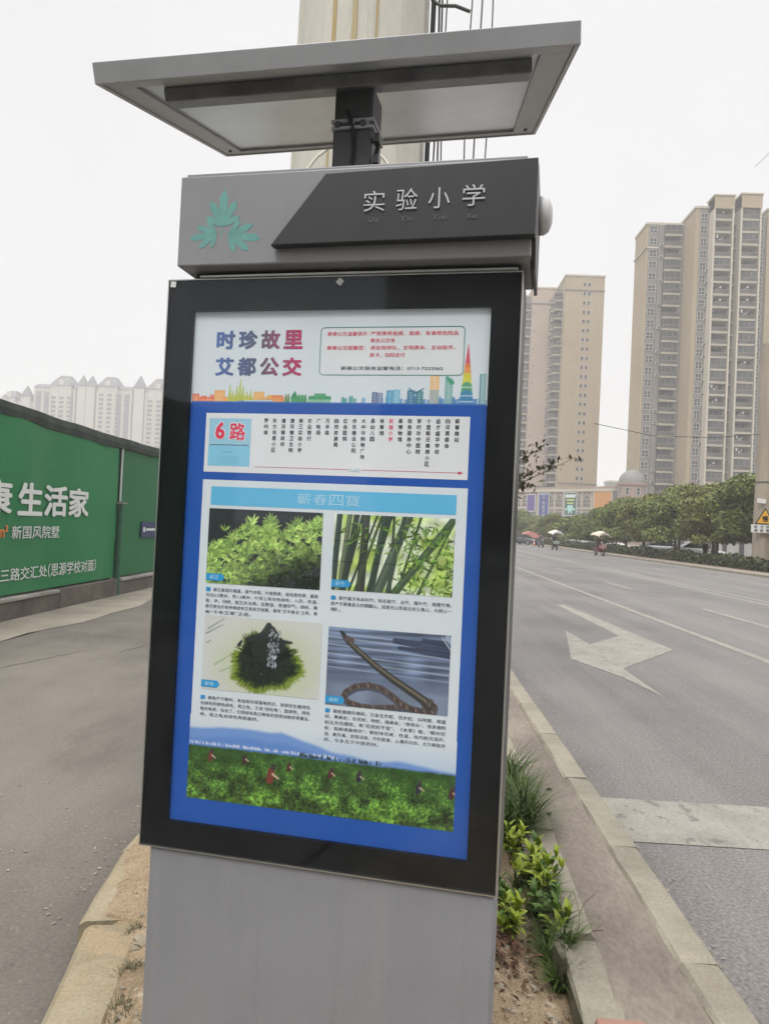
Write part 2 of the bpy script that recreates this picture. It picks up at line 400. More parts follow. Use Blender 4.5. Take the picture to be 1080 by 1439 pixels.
def kerb_row(name, xc, w, z0, h, y0, l, count, jit, m, skew=0.012, far=None):
    root = bpy.data.objects.new(name, None); COL.objects.link(root); root['kind'] = 'structure'
    vs_ = [stone_mesh(w, l - .012, h, seed=s + int(xc * 100)).mesh('kerb_stone', m) for s in range(4)]
    for i in range(count):
        link('kerb_stone', vs_[rnd.randrange(4)], root, (xc + rnd.uniform(-jit, jit), y0 + (i + .5) * l, z0 + rnd.uniform(-.006, .006)),
             (0, 0, rnd.uniform(-skew, skew)))
    if far:
        ye = y0 + count * l
        mb = MB(); mb.box(xc - w / 2, xc + w / 2, ye, far, z0, z0 + h); mb.build('far_run', m, root)
    return root
kerb_row('road_kerb', 1.085, .15, -.05, .17, -2.24, 1.0, 32, .004, M_KERB, .003, far=200)
# left kerb: laid by hand, the stones step in and out
root = bpy.data.objects.new('island_kerb', None); COL.objects.link(root); root['kind'] = 'structure'
lv = [stone_mesh(.20, .59, .17, .02, s_).mesh('kerb_stone', M_KERBY) for s_ in range(4)]
ln = stone_mesh(.20, .80, .17, .02, 9).mesh('kerb_stone', M_KERBY)
for i, (x, y, a_) in enumerate([(-.935, 2.375, .17), (-1.072, 3.085, .12), (-1.115, 3.68, .02), (-1.11, 4.28, .0), (-1.118, 4.88, .01), (-1.11, 5.48, 0), (-1.115, 6.08, 0), (-1.11, 6.68, 0),
                             (-1.115, 7.28, 0), (-1.11, 7.88, 0), (-1.11, 8.48, .01), (-1.11, 9.08, 0), (-1.11, 9.68, 0), (-1.11, 10.28, 0), (-1.11, 10.88, 0)]):
    link('kerb_stone', ln if i == 0 else lv[i % 4], root, (x, y, -.05), (0, 0, a_))
for x, y, a_ in ((-.79, 1.56, .19), (-.64, .76, .19), (-.49, -.04, .19)): link('kerb_stone', ln, root, (x, y, -.05), (0, 0, a_))
# low edging on the planting side, its inner face mossy; the run breaks at y = 2.87
root = bpy.data.objects.new('planting_edging', None); COL.objects.link(root); root['kind'] = 'structure'
def edging(x, y0, y1, w, h, a, seed):
    mb = stone_mesh(w, y1 - y0, h, .012, seed, 9)
    mi = []
    for f in mb.f:
        xs = [mb.v[i][0] for i in f]; zs = [mb.v[i][2] for i in f]
        mi.append(1 if max(xs) < -w / 2 + .01 and min(zs) < .02 else 0)
    mb.mi = mi
    return link('edging_stone', mb.mesh('edging_stone', [M_KERB, M_MOSS]), root, (x, (y0 + y1) / 2, -.06), (0, 0, a))
edging(.692, 2.90, 3.88, .145, .188, -.03, 1); edging(.715, 3.90, 4.88, .145, .188, -.01, 2); edging(.715, 4.90, 5.9, .14, .187, 0, 3)
edging(.662, 1.87, 2.86, .14, .180, -.03, 4); edging(.66, .84, 1.85, .13, .18, 0, 5)
for i in range(7): edging(.715, 5.92 + i, 6.9 + i, .12, .186, 0, 6 + i)
sheet('gutter_strip', .60, 1.06, -2, 60, .105, M_STRIP)
# broken slab of red brick-coloured rendering at the near end
mb = stone_mesh(.16, .3, .05, .01, 33); o = mb.build('brick_slab', mat('faded red brick', (.36, .16, .12), .9, (.28, .17, .13), scale=9, bump=.4)); o.location = (.70, 2.22, .098)
tag(o, 'faded reddish slab beside the gutter strip at the kerb break', 'slab')

# ------------------------------------------------------------------ soil island
nx, ny = 150, 420
Y = np.linspace(-.5, 13, ny)
def soil_left(y): return np.interp(y, [-.5, 2.0, 2.28, 2.78, 2.81, 3.37, 13], [-.30, -.80, -.86, -.955, -1.12, -1.165, -1.165])
S_ = np.linspace(0, 1, nx); XL = soil_left(Y)[:, None]
gx = XL + S_[None] * (.645 - XL); gy = np.repeat(Y[:, None], nx, 1)
nz1 = vnoise(ny, nx, 9, 1); nz2 = vnoise(ny, nx, 34, 2); nz3 = vnoise(ny, nx, 90, 3)
left = np.interp(gx - XL, [0, .04, .14, .28, .8], [.108, .130, .138, .126, .10]) - np.interp(gx, [0, .3, .5, .66], [0, .03, .05, .07])
hz = left + (nz1 - .5) * .05 + (nz2 - .5) * .028 + (nz3 - .5) * .014
idx = np.arange(nx * ny).reshape(ny, nx)
q = np.stack([idx[:-1, :-1], idx[:-1, 1:], idx[1:, 1:], idx[1:, :-1]], -1).reshape(-1, 4)
link('soil', npmesh('soil', np.stack([gx, gy, hz], -1).reshape(-1, 3), q, M_SOIL, smooth=True), kind='structure')
def soil_z(x, y):
    i = int(np.clip((y + .5) / 13.5 * (ny - 1), 0, ny - 1)); xl = float(soil_left(y)); j = int(np.clip((x - xl) / (.645 - xl) * (nx - 1), 0, nx - 1))
    return float(hz[i, j])
def rock(mb, x, y, z, r, seed, flat=.6):
    q_ = random.Random(seed); ph = [q_.uniform(.7, 1.25) for _ in range(14)]
    vs = []; k = 0
    ang = q_.uniform(0, 6.28); ca, sa = math.cos(ang), math.sin(ang)
    for lat, cnt in ((-.6, 4), (.1, 5), (.75, 4)):
        for i in range(cnt):
            a = 2 * PI * (i + .5 * (lat > 0)) / cnt; rr = r * math.sqrt(1 - lat * lat) * ph[k]; k += 1
            px, py = rr * math.cos(a) * 1.35, rr * math.sin(a)
            vs.append((x + px * ca - py * sa, y + px * sa + py * ca, z + r * flat * lat * ph[k - 1]))
    vs.append((x, y, z + r * flat))
    fs = []
    for i in range(4): fs.append((i, (i + 1) % 4, 4 + (i + 1) % 5)); fs.append((i, 4 + (i + 1) % 5, 4 + i))
    fs.append((0, 4, 8)); fs.append((0, 8, 3)) if False else fs.append((0, 4, 8))
    for i in range(5): fs.append((4 + i, 4 + (i + 1) % 5, 9 + min((i + 1), 4) % 4)); fs.append((4 + i, 9 + min(i + 1, 4) % 4, 9 + min(i, 3)))
    for i in range(4): fs.append((9 + i, 9 + (i + 1) % 4, 13))
    mb.add(vs, [f for f in fs if len(set(f)) == 3])
mb = MB()
for i in range(900):
    y = 2.2 + 4 * rnd.random() ** 1.6; x = rnd.choice([rnd.uniform(float(soil_left(y)) + .04, -.35), rnd.uniform(.2, .6)])
    r = .004 + .016 * rnd.random() ** 3
    rock(mb, x, y, soil_z(x, y) + r * .1, r, i)
mb.build('gravel', M_STONE, kind='stuff')
for i, (x, y, r) in enumerate([(-.845, 2.86, .05), (-.86, 2.64, .042), (-.80, 2.96, .03), (-.98, 3.48, .035), (-.90, 3.42, .045), (-.93, 3.05, .03)]):
    mb = MB(); rock(mb, 0, 0, 0, r, 70 + i, .45); o = mb.build('stone', M_STONE, bevel=.004); o.location = (x, y, soil_z(x, y) + .008); o.rotation_euler = (.1, 0, .8)
    tag(o, 'pale flat stone lying on dry soil between left kerb and kiosk base', 'stone', 'pale stones on the island soil')
# ================================================================== bus stop kiosk
KX, KY, KA = -0.20951492, 1.87418875, -0.18109118
M_GREY = mat('grey powder coat', (.222, .226, .246), .5, (.200, .203, .220), scale=2.5, detail=6, fine=.05, fscale=300, bump=.04, bscale=180, spec=.45, blotch=[(9, (.28, .275, .27), .52, .75, (1, 1, .05), .28), (22, (.17, .165, .16), .58, .7, (1, 1, .04), .18), (30, (.26, .22, .17), .64, .68, (1, 1, 1), .35)])
M_GREYH = mat('header grey powder coat', (.225, .225, .235), .36, (.205, .205, .215), scale=2.5, fine=.05, fscale=300, spec=.55, blotch=[(8, (.17, .165, .165), .54, .75, (1, 1, .06), .5)])
M_DARK = mat('charcoal powder coat', (.019, .0205, .023), .38, (.027, .0285, .031), scale=3, fine=.06, fscale=260, spec=.5, blotch=[(9, (.045, .044, .043), .56, .75, (1, 1, .08), .4)])
M_BLACK = mat('black back-printed border', (.0025, .003, .004), .35, spec=.2)
M_STEEL = mat('brushed steel trim', (.55, .55, .54), .35, (.45, .45, .44), scale=20, metal=1., stretch=(1, 1, 12))
M_ALU = mat('satin aluminium sheet', (.50, .525, .55), .32, (.41, .43, .455), scale=2.2, metal=.45, spec=.5, fine=.04, fscale=60)
M_ALUF = mat('anodised frame', (.36, .365, .385), .45, (.31, .315, .33), scale=5, metal=.3, spec=.5)
M_RAIL = mat('grey underside bar', (.19, .192, .20), .5, (.10, .102, .108), scale=6, metal=.3)
M_POST = mat('dark post', (.05, .051, .056), .45, (.065, .066, .07), scale=7, spec=.5)
M_CELL = mat('solar cells', (.01, .014, .035), .15, (.014, .02, .05), scale=30, spec=.6)
M_RUBBER = mat('black cable', (.012, .012, .013), .6)
M_TEAL = mat('teal emblem film', (.13, .32, .30), .5, (.11, .265, .25), scale=30)
M_LETTER = mat('pale raised letters', (.44, .46, .48), .4)
M_LETTERD = mat('dull small letters', (.12, .125, .13), .4)
M_STICK = mat('white paper sticker', (.62, .63, .63), .7)
M_CAPL = mat('pale cover', (.5, .5, .5), .4)
M_INK = printmat()
M_GLASS = glassmat('front glass', (.99, .995, 1.0), ior=1.42)

kiosk = thing('bus_stop_kiosk', 'tall grey bus stop information kiosk with slanted roof panel and lit poster case', 'bus stop sign', (KX, KY, 0), KA)
def KP(u, n, z): return (u, -n, z)
def kbox(mb, u0, u1, n0, n1, z0, z1, mi=0): return mb.box(u0, u1, -n1, -n0, z0, z1, mi)

# base
mb = MB(); kbox(mb, -.425, .446, -.20, -.006, .02, .757); mb.build('base_panel', M_GREY, kiosk, bevel=.004)
# case body behind the glass
mb = MB(); kbox(mb, -.452, .452, -.215, -.030, .758, 2.212); mb.build('case_body', M_DARK, kiosk, bevel=.003)
# black border, four strips butted round the window
mb = MB(); W0, W1, Z0, Z1 = -.3815, .3805, .828, 2.131
kbox(mb, -.449, W0, -.028, -.004, .763, 2.208); kbox(mb, W1, .449, -.028, -.004, .763, 2.208)
kbox(mb, W0, W1, -.028, -.004, .763, Z0); kbox(mb, W0, W1, -.028, -.004, Z1, 2.208)
mb.build('case_border', M_BLACK, kiosk)
mb = MB(); mb.add([KP(-.449, 0, .763), KP(.449, 0, .763), KP(.449, 0, 2.208), KP(-.449, 0, 2.208)], [(0, 1, 2, 3)]); mb.build('front_glass', M_GLASS, kiosk)
for (a, b, c_, d_) in ((-.4525, -.4495, .760, 2.211), (.4495, .4525, .760, 2.211)):
    mb = MB(); kbox(mb, a, b, -.028, .002, c_, d_); mb.build('edge_trim', M_STEEL, kiosk)
for (c_, d_) in ((.7595, .7625), (2.2085, 2.2115)):
    mb = MB(); kbox(mb, -.449, .449, -.028, .002, c_, d_); mb.build('edge_trim', M_STEEL, kiosk)
for (u, z, a) in ((.008, 2.196, .12), (-.438, 2.199, .7)):
    mb = MB(); s_ = .0085; pts = [(u + s_ * 1.25 * math.cos(a + k * PI / 2), z + s_ * 1.25 * math.sin(a + k * PI / 2)) for k in range(4)]
    mb.prism([KP(x, .0006, zz) for x, zz in pts], (0, -.0008, 0)); mb.build('sticker', M_STICK, kiosk)

# header: grey box, recessed neck, dark plate with a slanted end, dark end cap
mb = MB(); kbox(mb, -.405, .470, -.20, .05, 2.228, 2.455); mb.build('header_box', M_GREYH, kiosk, bevel=.004)
mb = MB(); kbox(mb, -.38, .445, -.19, -.012, 2.2118, 2.228); mb.build('header_neck', M_DARK, kiosk)
mb = MB(); kbox(mb, -.36, .44, -.012, .010, 2.2125, 2.217); mb.build('neck_trim', M_STEEL, kiosk)
mb = MB(); kbox(mb, -.40, .452, -.19, .03, 2.4552, 2.470); mb.build('header_lid', M_GREYH, kiosk, bevel=.003)
mb = MB(); mb.prism([KP(-.016, .052, 2.430), KP(-.147, .052, 2.262), KP(.478, .052, 2.266), KP(.478, .052, 2.440)], (0, -.028, 0))
mb.build('name_plate', M_DARK, kiosk, bevel=.002)
mb = MB(); mb.prism([KP(.4705, .05, 2.44), KP(.4705, .05, 2.262), KP(.4705, .005, 2.2125), KP(.4705, -.2, 2.2125), KP(.4705, -.2, 2.44)], (.0085, 0, 0)); mb.build('end_cap', M_DARK, kiosk, bevel=.002)
mb = MB(); mb.lathe([(0, .0), (.046, .0), (.046, .012), (.038, .024), (.02, .031), (0, .032)], 20, KP(.479, -.12, 2.388), 'x'); mb.build('rounded_housing', M_CAPL, kiosk, smooth=True)  # small pale rounded housing on the header end

def raised(parent, name, body, u0, u1, z0, z1, n, m, depth=.004, bold=0.):
    v, f = glyphs(body, bold, .5); x, z, d = fit(v, u0, u1, z0, z1)
    mb = MB(); mb.add([(a, -n - depth * (c_ + .5), b) for a, b, c_ in zip(x, z, d)], f); return mb.build(name, m, parent)
plate = [o for o in kiosk.children if o.name.startswith('name_plate')][0]
for ch, u0, u1, z0, z1 in (('实', .081, .131, 2.332, 2.380), ('验', .158, .208, 2.332, 2.382), ('小', .234, .283, 2.333, 2.381), ('学', .312, .363, 2.335, 2.384)):
    raised(plate, 'character', ch, u0, u1, z0, z1, .080, M_LETTER, .004, -.004)
for tx, u0, u1 in (('Shi', .092, .118), ('Yan', .171, .199), ('Xiao', .246, .279), ('Xue', .322, .350)):
    raised(plate, 'pinyin', tx, u0, u1, 2.307, 2.319, .0802, M_LETTERD, .0015)

# three-leaf emblem: each leaf is a fan of pointed lobes
def leaf_emblem(cu, cz, ang, s):
    mb = MB(); k = 0
    for da, ln_, wd, off in ((0, 1.0, .26, .30), (.52, .86, .23, .14), (-.52, .86, .23, .14), (1.05, .62, .18, .06), (-1.05, .62, .18, .06)):
        a = ang + da; dx, dz = math.sin(a), math.cos(a); px, pz = dz, -dx
        bx, bz = cu + math.sin(ang) * off * s * .5, cz + math.cos(ang) * off * s * .5
        pts = []
        for t, wf in ((.0, .10), (.25, .7), (.5, 1.0), (.66, .9), (.72, 1.15), (.86, .6), (1., 0)): pts.append((t, wf))
        L_ = [(bx + dx * ln_ * s * t + px * wd * s * .5 * wf, bz + dz * ln_ * s * t + pz * wd * s * .5 * wf) for t, wf in pts]
        R_ = [(bx + dx * ln_ * s * t - px * wd * s * .5 * wf, bz + dz * ln_ * s * t - pz * wd * s * .5 * wf) for t, wf in pts[:-1]]
        nn = .0504 + k * .00012; k += 1
        mb.add([KP(x, nn, z) for x, z in L_ + R_[::-1]], [tuple(range(len(L_) + len(R_)))])
    for t in (.0,):
        mb.add([KP(cu - .0015, .0503, cz), KP(cu + .0015, .0503, cz), KP(cu - math.sin(ang) * .35 * s + .001, .0503, cz - math.cos(ang) * .35 * s), KP(cu - math.sin(ang) * .35 * s - .001, .0503, cz - math.cos(ang) * .35 * s)], [(0, 1, 2, 3)])
    return mb.build('emblem_leaf', M_TEAL, kiosk)
leaf_emblem(-.288, 2.322, .02, .084); leaf_emblem(-.300, 2.309, -1.75, .066); leaf_emblem(-.272, 2.303, 1.70, .078)

# roof panel: tilted aluminium tray on a post; local frame on the fitted plane
RW, RL, RT, RY, RR = 1.18, 1.125, .309, -.0491, .0698
_e1 = Vector((math.cos(RY), math.sin(RY), 0)); _bk = Vector((-math.sin(RY), math.cos(RY), 0)); _zz = Vector((0, 0, 1))
_b2 = _bk * math.cos(RT) + _zz * math.sin(RT); _w2 = _zz * math.cos(RT) - _bk * math.sin(RT)
_e2 = _e1 * math.cos(RR) + _w2 * math.sin(RR); _n2 = _e2.cross(_b2)
_O = Vector((KX, KY, 0)) + Vector((math.cos(KA), math.sin(KA), 0)) * -.0246 + Vector((math.sin(KA), -math.cos(KA), 0)) * .0635 + _zz * 2.70
_kinv = Matrix.Translation((KX, KY, 0)) @ Matrix.Rotation(KA, 4, 'Z')
RM = _kinv.inverted() @ Matrix(((_e2.x, _b2.x, _n2.x, _O.x), (_e2.y, _b2.y, _n2.y, _O.y), (_e2.z, _b2.z, _n2.z, _O.z), (0, 0, 0, 1)))
h = RW / 2; FT = .05
roof = MB().box(-h + .012, h - .012, .012, RL - .012, .012, FT - .006, 0).build('roof_panel', M_ALU, kiosk, bevel=.002)
roof.matrix_local = RM
def rp(name, mb, m, bevel=.002): return mb.build(name, m, roof, bevel=bevel)
rp('roof_frame', MB().box(-h, h, 0, .0118, 0, FT), M_ALUF); rp('roof_frame', MB().box(-h, h, RL - .0118, RL, 0, FT), M_ALUF)
rp('roof_frame', MB().box(-h, -h + .0118, .0120, RL - .0120, 0, FT), M_ALUF); rp('roof_frame', MB().box(h - .0118, h, .0120, RL - .0120, 0, FT), M_ALUF)
for (a, b, c_, d_) in ((-h + .013, h - .013, .0125, .075), (-h + .013, h - .013, RL - .06, RL - .0125), (-h + .013, -h + .075, .0755, RL - .0605), (h - .085, h - .013, .0755, RL - .0605)):
    rp('frame_flange', MB().box(a, b, c_, d_, .004, .0118), M_ALUF, .001)
rp('underside_bar', MB().box(-h + .13, h - .10, .125, .215, -.022, .0118), M_RAIL, .004)  # plain dark grey bar across the panel underside
rp('solar_sheet', MB().box(-h + .013, h - .013, .013, RL - .013, FT - .0055, FT - .001), M_CELL, 0)
for (x, y) in ((h - .045, RL - .10), (-h + .045, RL - .10)):
    rp('bolt', MB().lathe([(0, -.002), (.006, -.002), (.006, .004)], 10, (x, y, 0)), M_POST, 0)
# post
mb = MB(); kbox(mb, -.059, .046, -.20, -.095, 2.4705, 2.625); kbox(mb, -.058, .045, -.199, -.096, 2.652, 2.74); mb.build('roof_post', M_POST, kiosk, bevel=.006)
mb = MB(); kbox(mb, -.063, .050, -.204, -.091, 2.6255, 2.6335); kbox(mb, -.063, .050, -.204, -.091, 2.6435, 2.6515); 
for u in (-.045, -.005, .033): kbox(mb, u - .004, u + .004, -.10, -.092, 2.6337, 2.6433)
mb.build('post_flange', M_ALUF, kiosk)
for u, z in ((-.045, 2.638), (-.012, 2.648), (.022, 2.638)):
    mb = MB(); mb.lathe([(0, .0), (.009, .0), (.009, .012), (.005, .012), (.005, .022), (0, .022)], 8, KP(u, -.088, z), 'y'); mb.build('bolt', M_POST, kiosk)
pth = [KP(-.02, -.085, 2.67), KP(-.012, -.078, 2.655), KP(-.004, -.082, 2.63), KP(.0, -.088, 2.58), KP(-.003, -.09, 2.52), KP(0, -.092, 2.472)]
MB().tube(pth, .0045, 8).build('cable', M_RUBBER, kiosk, smooth=True)
pth = [KP(.048, -.11, 2.60), KP(.062, -.10, 2.575), KP(.055, -.10, 2.55), KP(.064, -.10, 2.52), KP(.058, -.10, 2.4705)]
MB().tube(pth, .006, 8).build('cable', M_RUBBER, kiosk, smooth=True)
for z in (2.585, 2.53):
    kb = MB(); kbox(kb, .052, .068, -.11, -.085, z, z + .022); kb.build('cable_clip', M_DARK, kiosk)

# ------------------------------------------------------------------ the poster: flat print, ink colours in 'ink'
class Print:
    def __init__(s): s.mb = MB()
    def poly(s, pts, col, k):
        n_ = -.017 + k * .0004
        cols = col if isinstance(col, list) else [col] * len(pts)
        b = len(s.mb.v); s.mb.v += [KP(u, n_, z) for u, z in pts]; s.mb.c += cols; s.mb.f.append(tuple(range(b, b + len(pts)))); s.mb.mi.append(0)
    def quad(s, u0, u1, z0, z1, col, k): s.poly([(u0, z0), (u1, z0), (u1, z1), (u0, z1)], col, k)
    def text(s, body, u0, u1, z0, z1, col, k, bold=0., center=False, line=1.0, keep=False):
        v, f = glyphs(body, bold, 0, center, line); x, z, d_ = fit(v, u0, u1, z0, z1, keep)
        n_ = -.017 + k * .0004; b = len(s.mb.v)
        s.mb.v += [KP(a, n_ + dd_ * .02, c_) for a, c_, dd_ in zip(x, z, d_)]
        s.mb.c += [col(a, c_) if callable(col) else col for a, c_ in zip(x, z)]
        s.mb.f += [tuple(b + i for i in ff) for ff in f]; s.mb.mi += [0] * len(f)
    def rr(s, u0, u1, z0, z1, r, t, col, k):
        """rounded outline of thickness t"""
        o, i_ = [], []
        for cx, cz, a0 in ((u1 - r, z1 - r, 0), (u0 + r, z1 - r, 90), (u0 + r, z0 + r, 180), (u1 - r, z0 + r, 270)):
            for a in range(0, 91, 15):
                c_, s_ = math.cos(math.radians(a0 + a)), math.sin(math.radians(a0 + a))
                o.append((cx + r * c_, cz + r * s_)); i_.append((cx + (r - t) * c_, cz + (r - t) * s_))
        for j in range(len(o)):
            j2 = (j + 1) % len(o); s.poly([o[j], o[j2], i_[j2], i_[j]], col, k)
    def build(s, name, parent): return s.mb.build(name, M_INK, parent)

PAPER = (.63, .69, .74); BLUE = rgb(30, 82, 166); INKK = rgb(58, 60, 70); SKYB = rgb(95, 178, 218); RED = rgb(214, 62, 92)
p = Print()
for i in range(24):          # the sheet: white above, blue below, a thin darker line where they meet
    t0, t1 = i / 24, (i + 1) / 24; a, b = 1.897 + t0 * .234, 1.897 + t1 * .234
    p.quad(W0 - .008, W1 + .008, a, b, PAPER, 0)
p.quad(W0 - .008, W1 + .008, Z0 - .008, 1.897, BLUE, 0)
poster = p.build('poster', kiosk)

# title and notice box
def title_col(u, z):
    t = min(max((u + .32) / .235, 0), 1)
    a, b, c_ = rgb(84, 112, 172), rgb(88, 92, 112), rgb(186, 48, 100)
    return tuple((a[i] * (1 - t * 2) + b[i] * t * 2) if t < .5 else (b[i] * (2 - t * 2) + c_[i] * (t * 2 - 1)) for i in range(3))
p = Print()
for i, ch in enumerate('时珍故里'): p.text(ch, -.318 + i * .0605, -.318 + i * .0605 + .051, 2.034, 2.082, title_col, 2, .042)
for i, ch in enumerate('艾都公交'): p.text(ch, -.318 + i * .0605, -.318 + i * .0605 + .051, 1.966, 2.013, title_col, 2, .042)
p.build('title_lettering', poster)
p = Print(); GREEN = rgb(58, 128, 108)
p.quad(-.036, .316, 1.972, 2.084, (.67, .70, .715), 1)
p.rr(-.040, .320, 1.968, 2.088, .012, .0016, GREEN, 2)
p.text('蕲春公交温馨提示：', -.022, .084, 2.066, 2.0765, RED, 3, .005)
p.text('严禁携带易燃、易爆、有毒等危险品', .088, .304, 2.066, 2.0765, RED, 3, .005)
p.text('乘坐公交车', .088, .150, 2.049, 2.0595, RED, 3, .005)
p.text('蕲春公交提醒您：', -.022, .076, 2.031, 2.0415, RED, 3, .01)
p.text('请自觉排队、文明乘车、主动投币、', .088, .298, 2.031, 2.0415, RED, 3, .005)
p.text('刷卡、扫码支付', .088, .176, 2.013, 2.0235, RED, 3, .005)
p.text('蕲春公交服务监督电话：0713-7222062', .016, .270, 1.981, 1.9905, rgb(40, 78, 84), 3, .004)
p.build('notice_box', poster)
# route card
p = Print(); CARD = (.69, .71, .73)
p.quad(-.336, .341, 1.719, 1.870, CARD, 1)
p.quad(-.326, -.212, 1.790, 1.8565, rgb(150, 196, 216), 2); p.quad(-.326, -.212, 1.735, 1.788, rgb(132, 194, 220), 2)
p.quad(-.322, -.216, 1.788, 1.7893, rgb(84, 104, 132), 3)
p.text('6', -.311, -.280, 1.801, 1.849, (.8, .8, .82), 3, .075); p.text('路', -.272, -.224, 1.799, 1.848, (.8, .8, .82), 3, .06)
p.text('6', -.309, -.282, 1.803, 1.847, RED, 4, .04); p.text('路', -.270, -.226, 1.801, 1.846, RED, 4, .025)
p.quad(-.286, -.262, 1.7705, 1.7715, rgb(90, 120, 150), 3)
for z in (1.757, 1.750, 1.743): p.quad(-.30, -.24, z, z + .0007, rgb(105, 165, 195), 3)
STOPS = ['罗州城', '东方名居小区', '漕河镇政府', '漕河镇卫生院', '第三实验小学', '农业银行', '广电局', '万丰路', '自然资源局', '红会医院', '赤东建设公司',
         '大中华购物广场', '县幼儿园', '体育馆', '实验小学', '县博物馆', '政务服务中心', '李时珍中医院', '十里畈还建房小区', '益才盛华学校', '白河居委会', '蕲春南站']
for i, s_ in enumerate(STOPS):
    u = -.1725 + i * .02301; zt = 1.858 + i * .0003; red = s_ == '实验小学'
    for j, ch in enumerate(s_):
        z = zt - j * .01475; p.text(ch, u - .0056, u + .0056, z - .0112, z, rgb(226, 70, 110) if red else INKK, 2, .022)
p.quad(-.198, .322, 1.7345, 1.7357, rgb(190, 70, 100), 2); p.poly([(.318, 1.7315), (.331, 1.7351), (.318, 1.7387)], rgb(190, 50, 80), 3)
p.quad(.048, .080, 1.731, 1.739, CARD, 3); p.text('》上行', .051, .076, 1.7315, 1.7385, rgb(70, 160, 200), 4)
p.build('route_card', poster)
# article card
p = Print(); p.quad(-.336, .343, .889, 1.699, (.63, .69, .73), 1); p.quad(-.312, .3175, 1.6345, 1.682, SKYB, 2)
for i, ch in enumerate('蘄春四寶'): p.text(ch, -.080 + i * .0415, -.080 + i * .0415 + .035, 1.645, 1.672, rgb(178, 214, 232), 3, -.006)
art = p.build('article_card', poster)
def tagm(u, z, s_):
    p = Print(); p.poly([(u, z), (u + .043, z), (u + .050, z + .009), (u + .043, z + .018), (u, z + .018)], rgb(48, 150, 205), 5)
    p.text(s_, u + .010, u + .034, z + .004, z + .014, rgb(180, 220, 240), 6); return p.build('caption_tag', poster)
def para(u, z, lines, wid, square=True, name='article_text', pitch=.0142):
    p = Print()
    if square: p.quad(u, u + .012, z - .0095, z + .0005, rgb(48, 140, 200), 3)
    for j, ln_ in enumerate(lines):
        u0 = u + (.020 if j == 0 else 0); full = 24
        u1 = u0 + min(1, len(ln_) / full) * wid if j == len(lines) - 1 else u + wid
        p.text(ln_, u0, u1, z - j * pitch - .0095, z - j * pitch, rgb(72, 78, 96), 3, .004)
    return p.build(name, poster)
para(-.312, 1.424, ['蕲艾属菊科蒿属，香气浓郁，叶厚质柔，被毛密而厚，最高', '可达2.5厘米，宽1.5厘米，叶背上有白色绒毛；入药，性温、', '苦、辛，归经，能艾灸治病，去寒湿，使诸阳气，调经，熏', '蒸可使治疗各种寒症有艾条和艾绒熏，素有“艾中美玉”之称，有', '有“千年艾草”之说。'], .298)
para(.019, 1.424, ['蕲竹属于禾本科竹，别名笛竹、丛竹、薤叶竹、薤篾竹等。', '原产于蕲春县北的麒麟山，现家在山和县北的三角山、大桴山一', '带。'], .298)
para(-.312, 1.150, ['蕲龟产于蕲州，系指背负绿藻龟附近，背部如生着绿色', '长绒毛的绿色绿毛，称之龟，又名“绿毛龟”，蓝绿色，绿毛', '龟的龟苔，似龙了，它网绿毛龟已稀有的观赏动物非常著名，', '地，观之龟龙绿毛亮丽盎然。'], .292)
para(.018, 1.148, ['蕲蛇属蝰科毒蛇，又名五步蛇、百步蛇、尖吻蝮，棋盘', '蛇、褰鼻蛇；白花蛇、吻蛇，翘鼻蛇，“烙铁头”，浸身遍制', '如五月花瓣斑，有“花斑蛇干宝”，《本草》载，“蕲州花', '蛇，能解诸毒疮疥”，蕲蛇味甘咸，性温，祛内脏风湿风、', '湿、截风毒、舒筋活络，开利筋骨、止痛的功效，古为蕲医用', '药，今多见于中医药材。'], .298)

# printed photographs as fine grids of ink
class Ras:
    def __init__(s, w_, h_, bg): s.w, s.h = w_, h_; s.a = np.ones((h_, w_, 3)) * np.array(bg) / 255.
    def stroke(s, x0, y0, x1, y1, r0, r1, col, leaf=False, alpha=1.):
        m = max(r0, r1) + 2; xa, xb = int(max(0, min(x0, x1) - m)), int(min(s.w, max(x0, x1) + m + 1)); ya, yb = int(max(0, min(y0, y1) - m)), int(min(s.h, max(y0, y1) + m + 1))
        if xa >= xb or ya >= yb: return
        Y_, X_ = np.mgrid[ya:yb, xa:xb]; dx, dy = x1 - x0, y1 - y0; L2 = dx * dx + dy * dy + 1e-9
        t = np.clip(((X_ - x0) * dx + (Y_ - y0) * dy) / L2, 0, 1); d = np.hypot(X_ - x0 - t * dx, Y_ - y0 - t * dy)
        r = r0 * np.sin(PI * np.clip(t * .94 + .03, 0, 1)) if leaf else r0 + (r1 - r0) * t
        k = np.clip(r - d + .5, 0, 1)[..., None] * alpha
        s.a[ya:yb, xa:xb] = s.a[ya:yb, xa:xb] * (1 - k) + np.array(col) / 255. * k
    def build(s, name, u0, u1, z0, z1, k, parent):
        u = np.linspace(u0, u1, s.w); z = np.linspace(z1, z0, s.h); gu, gz = np.meshgrid(u, z)
        v = np.stack([gu, np.full_like(gu, -(-.017 + k * .0004)), gz], -1).reshape(-1, 3)
        i = np.arange(s.w * s.h).reshape(s.h, s.w)
        q = np.stack([i[1:, :-1], i[1:, 1:], i[:-1, 1:], i[:-1, :-1]], -1).reshape(-1, 4)
        c_ = np.clip(s.a, 0, 1).reshape(-1, 3); c_ = np.where(c_ <= .04045, c_ / 12.92, ((c_ + .055) / 1.055) ** 2.4)
        return link(name, npmesh(name, v, q, M_INK, col=c_), parent)
R = random.Random(5)
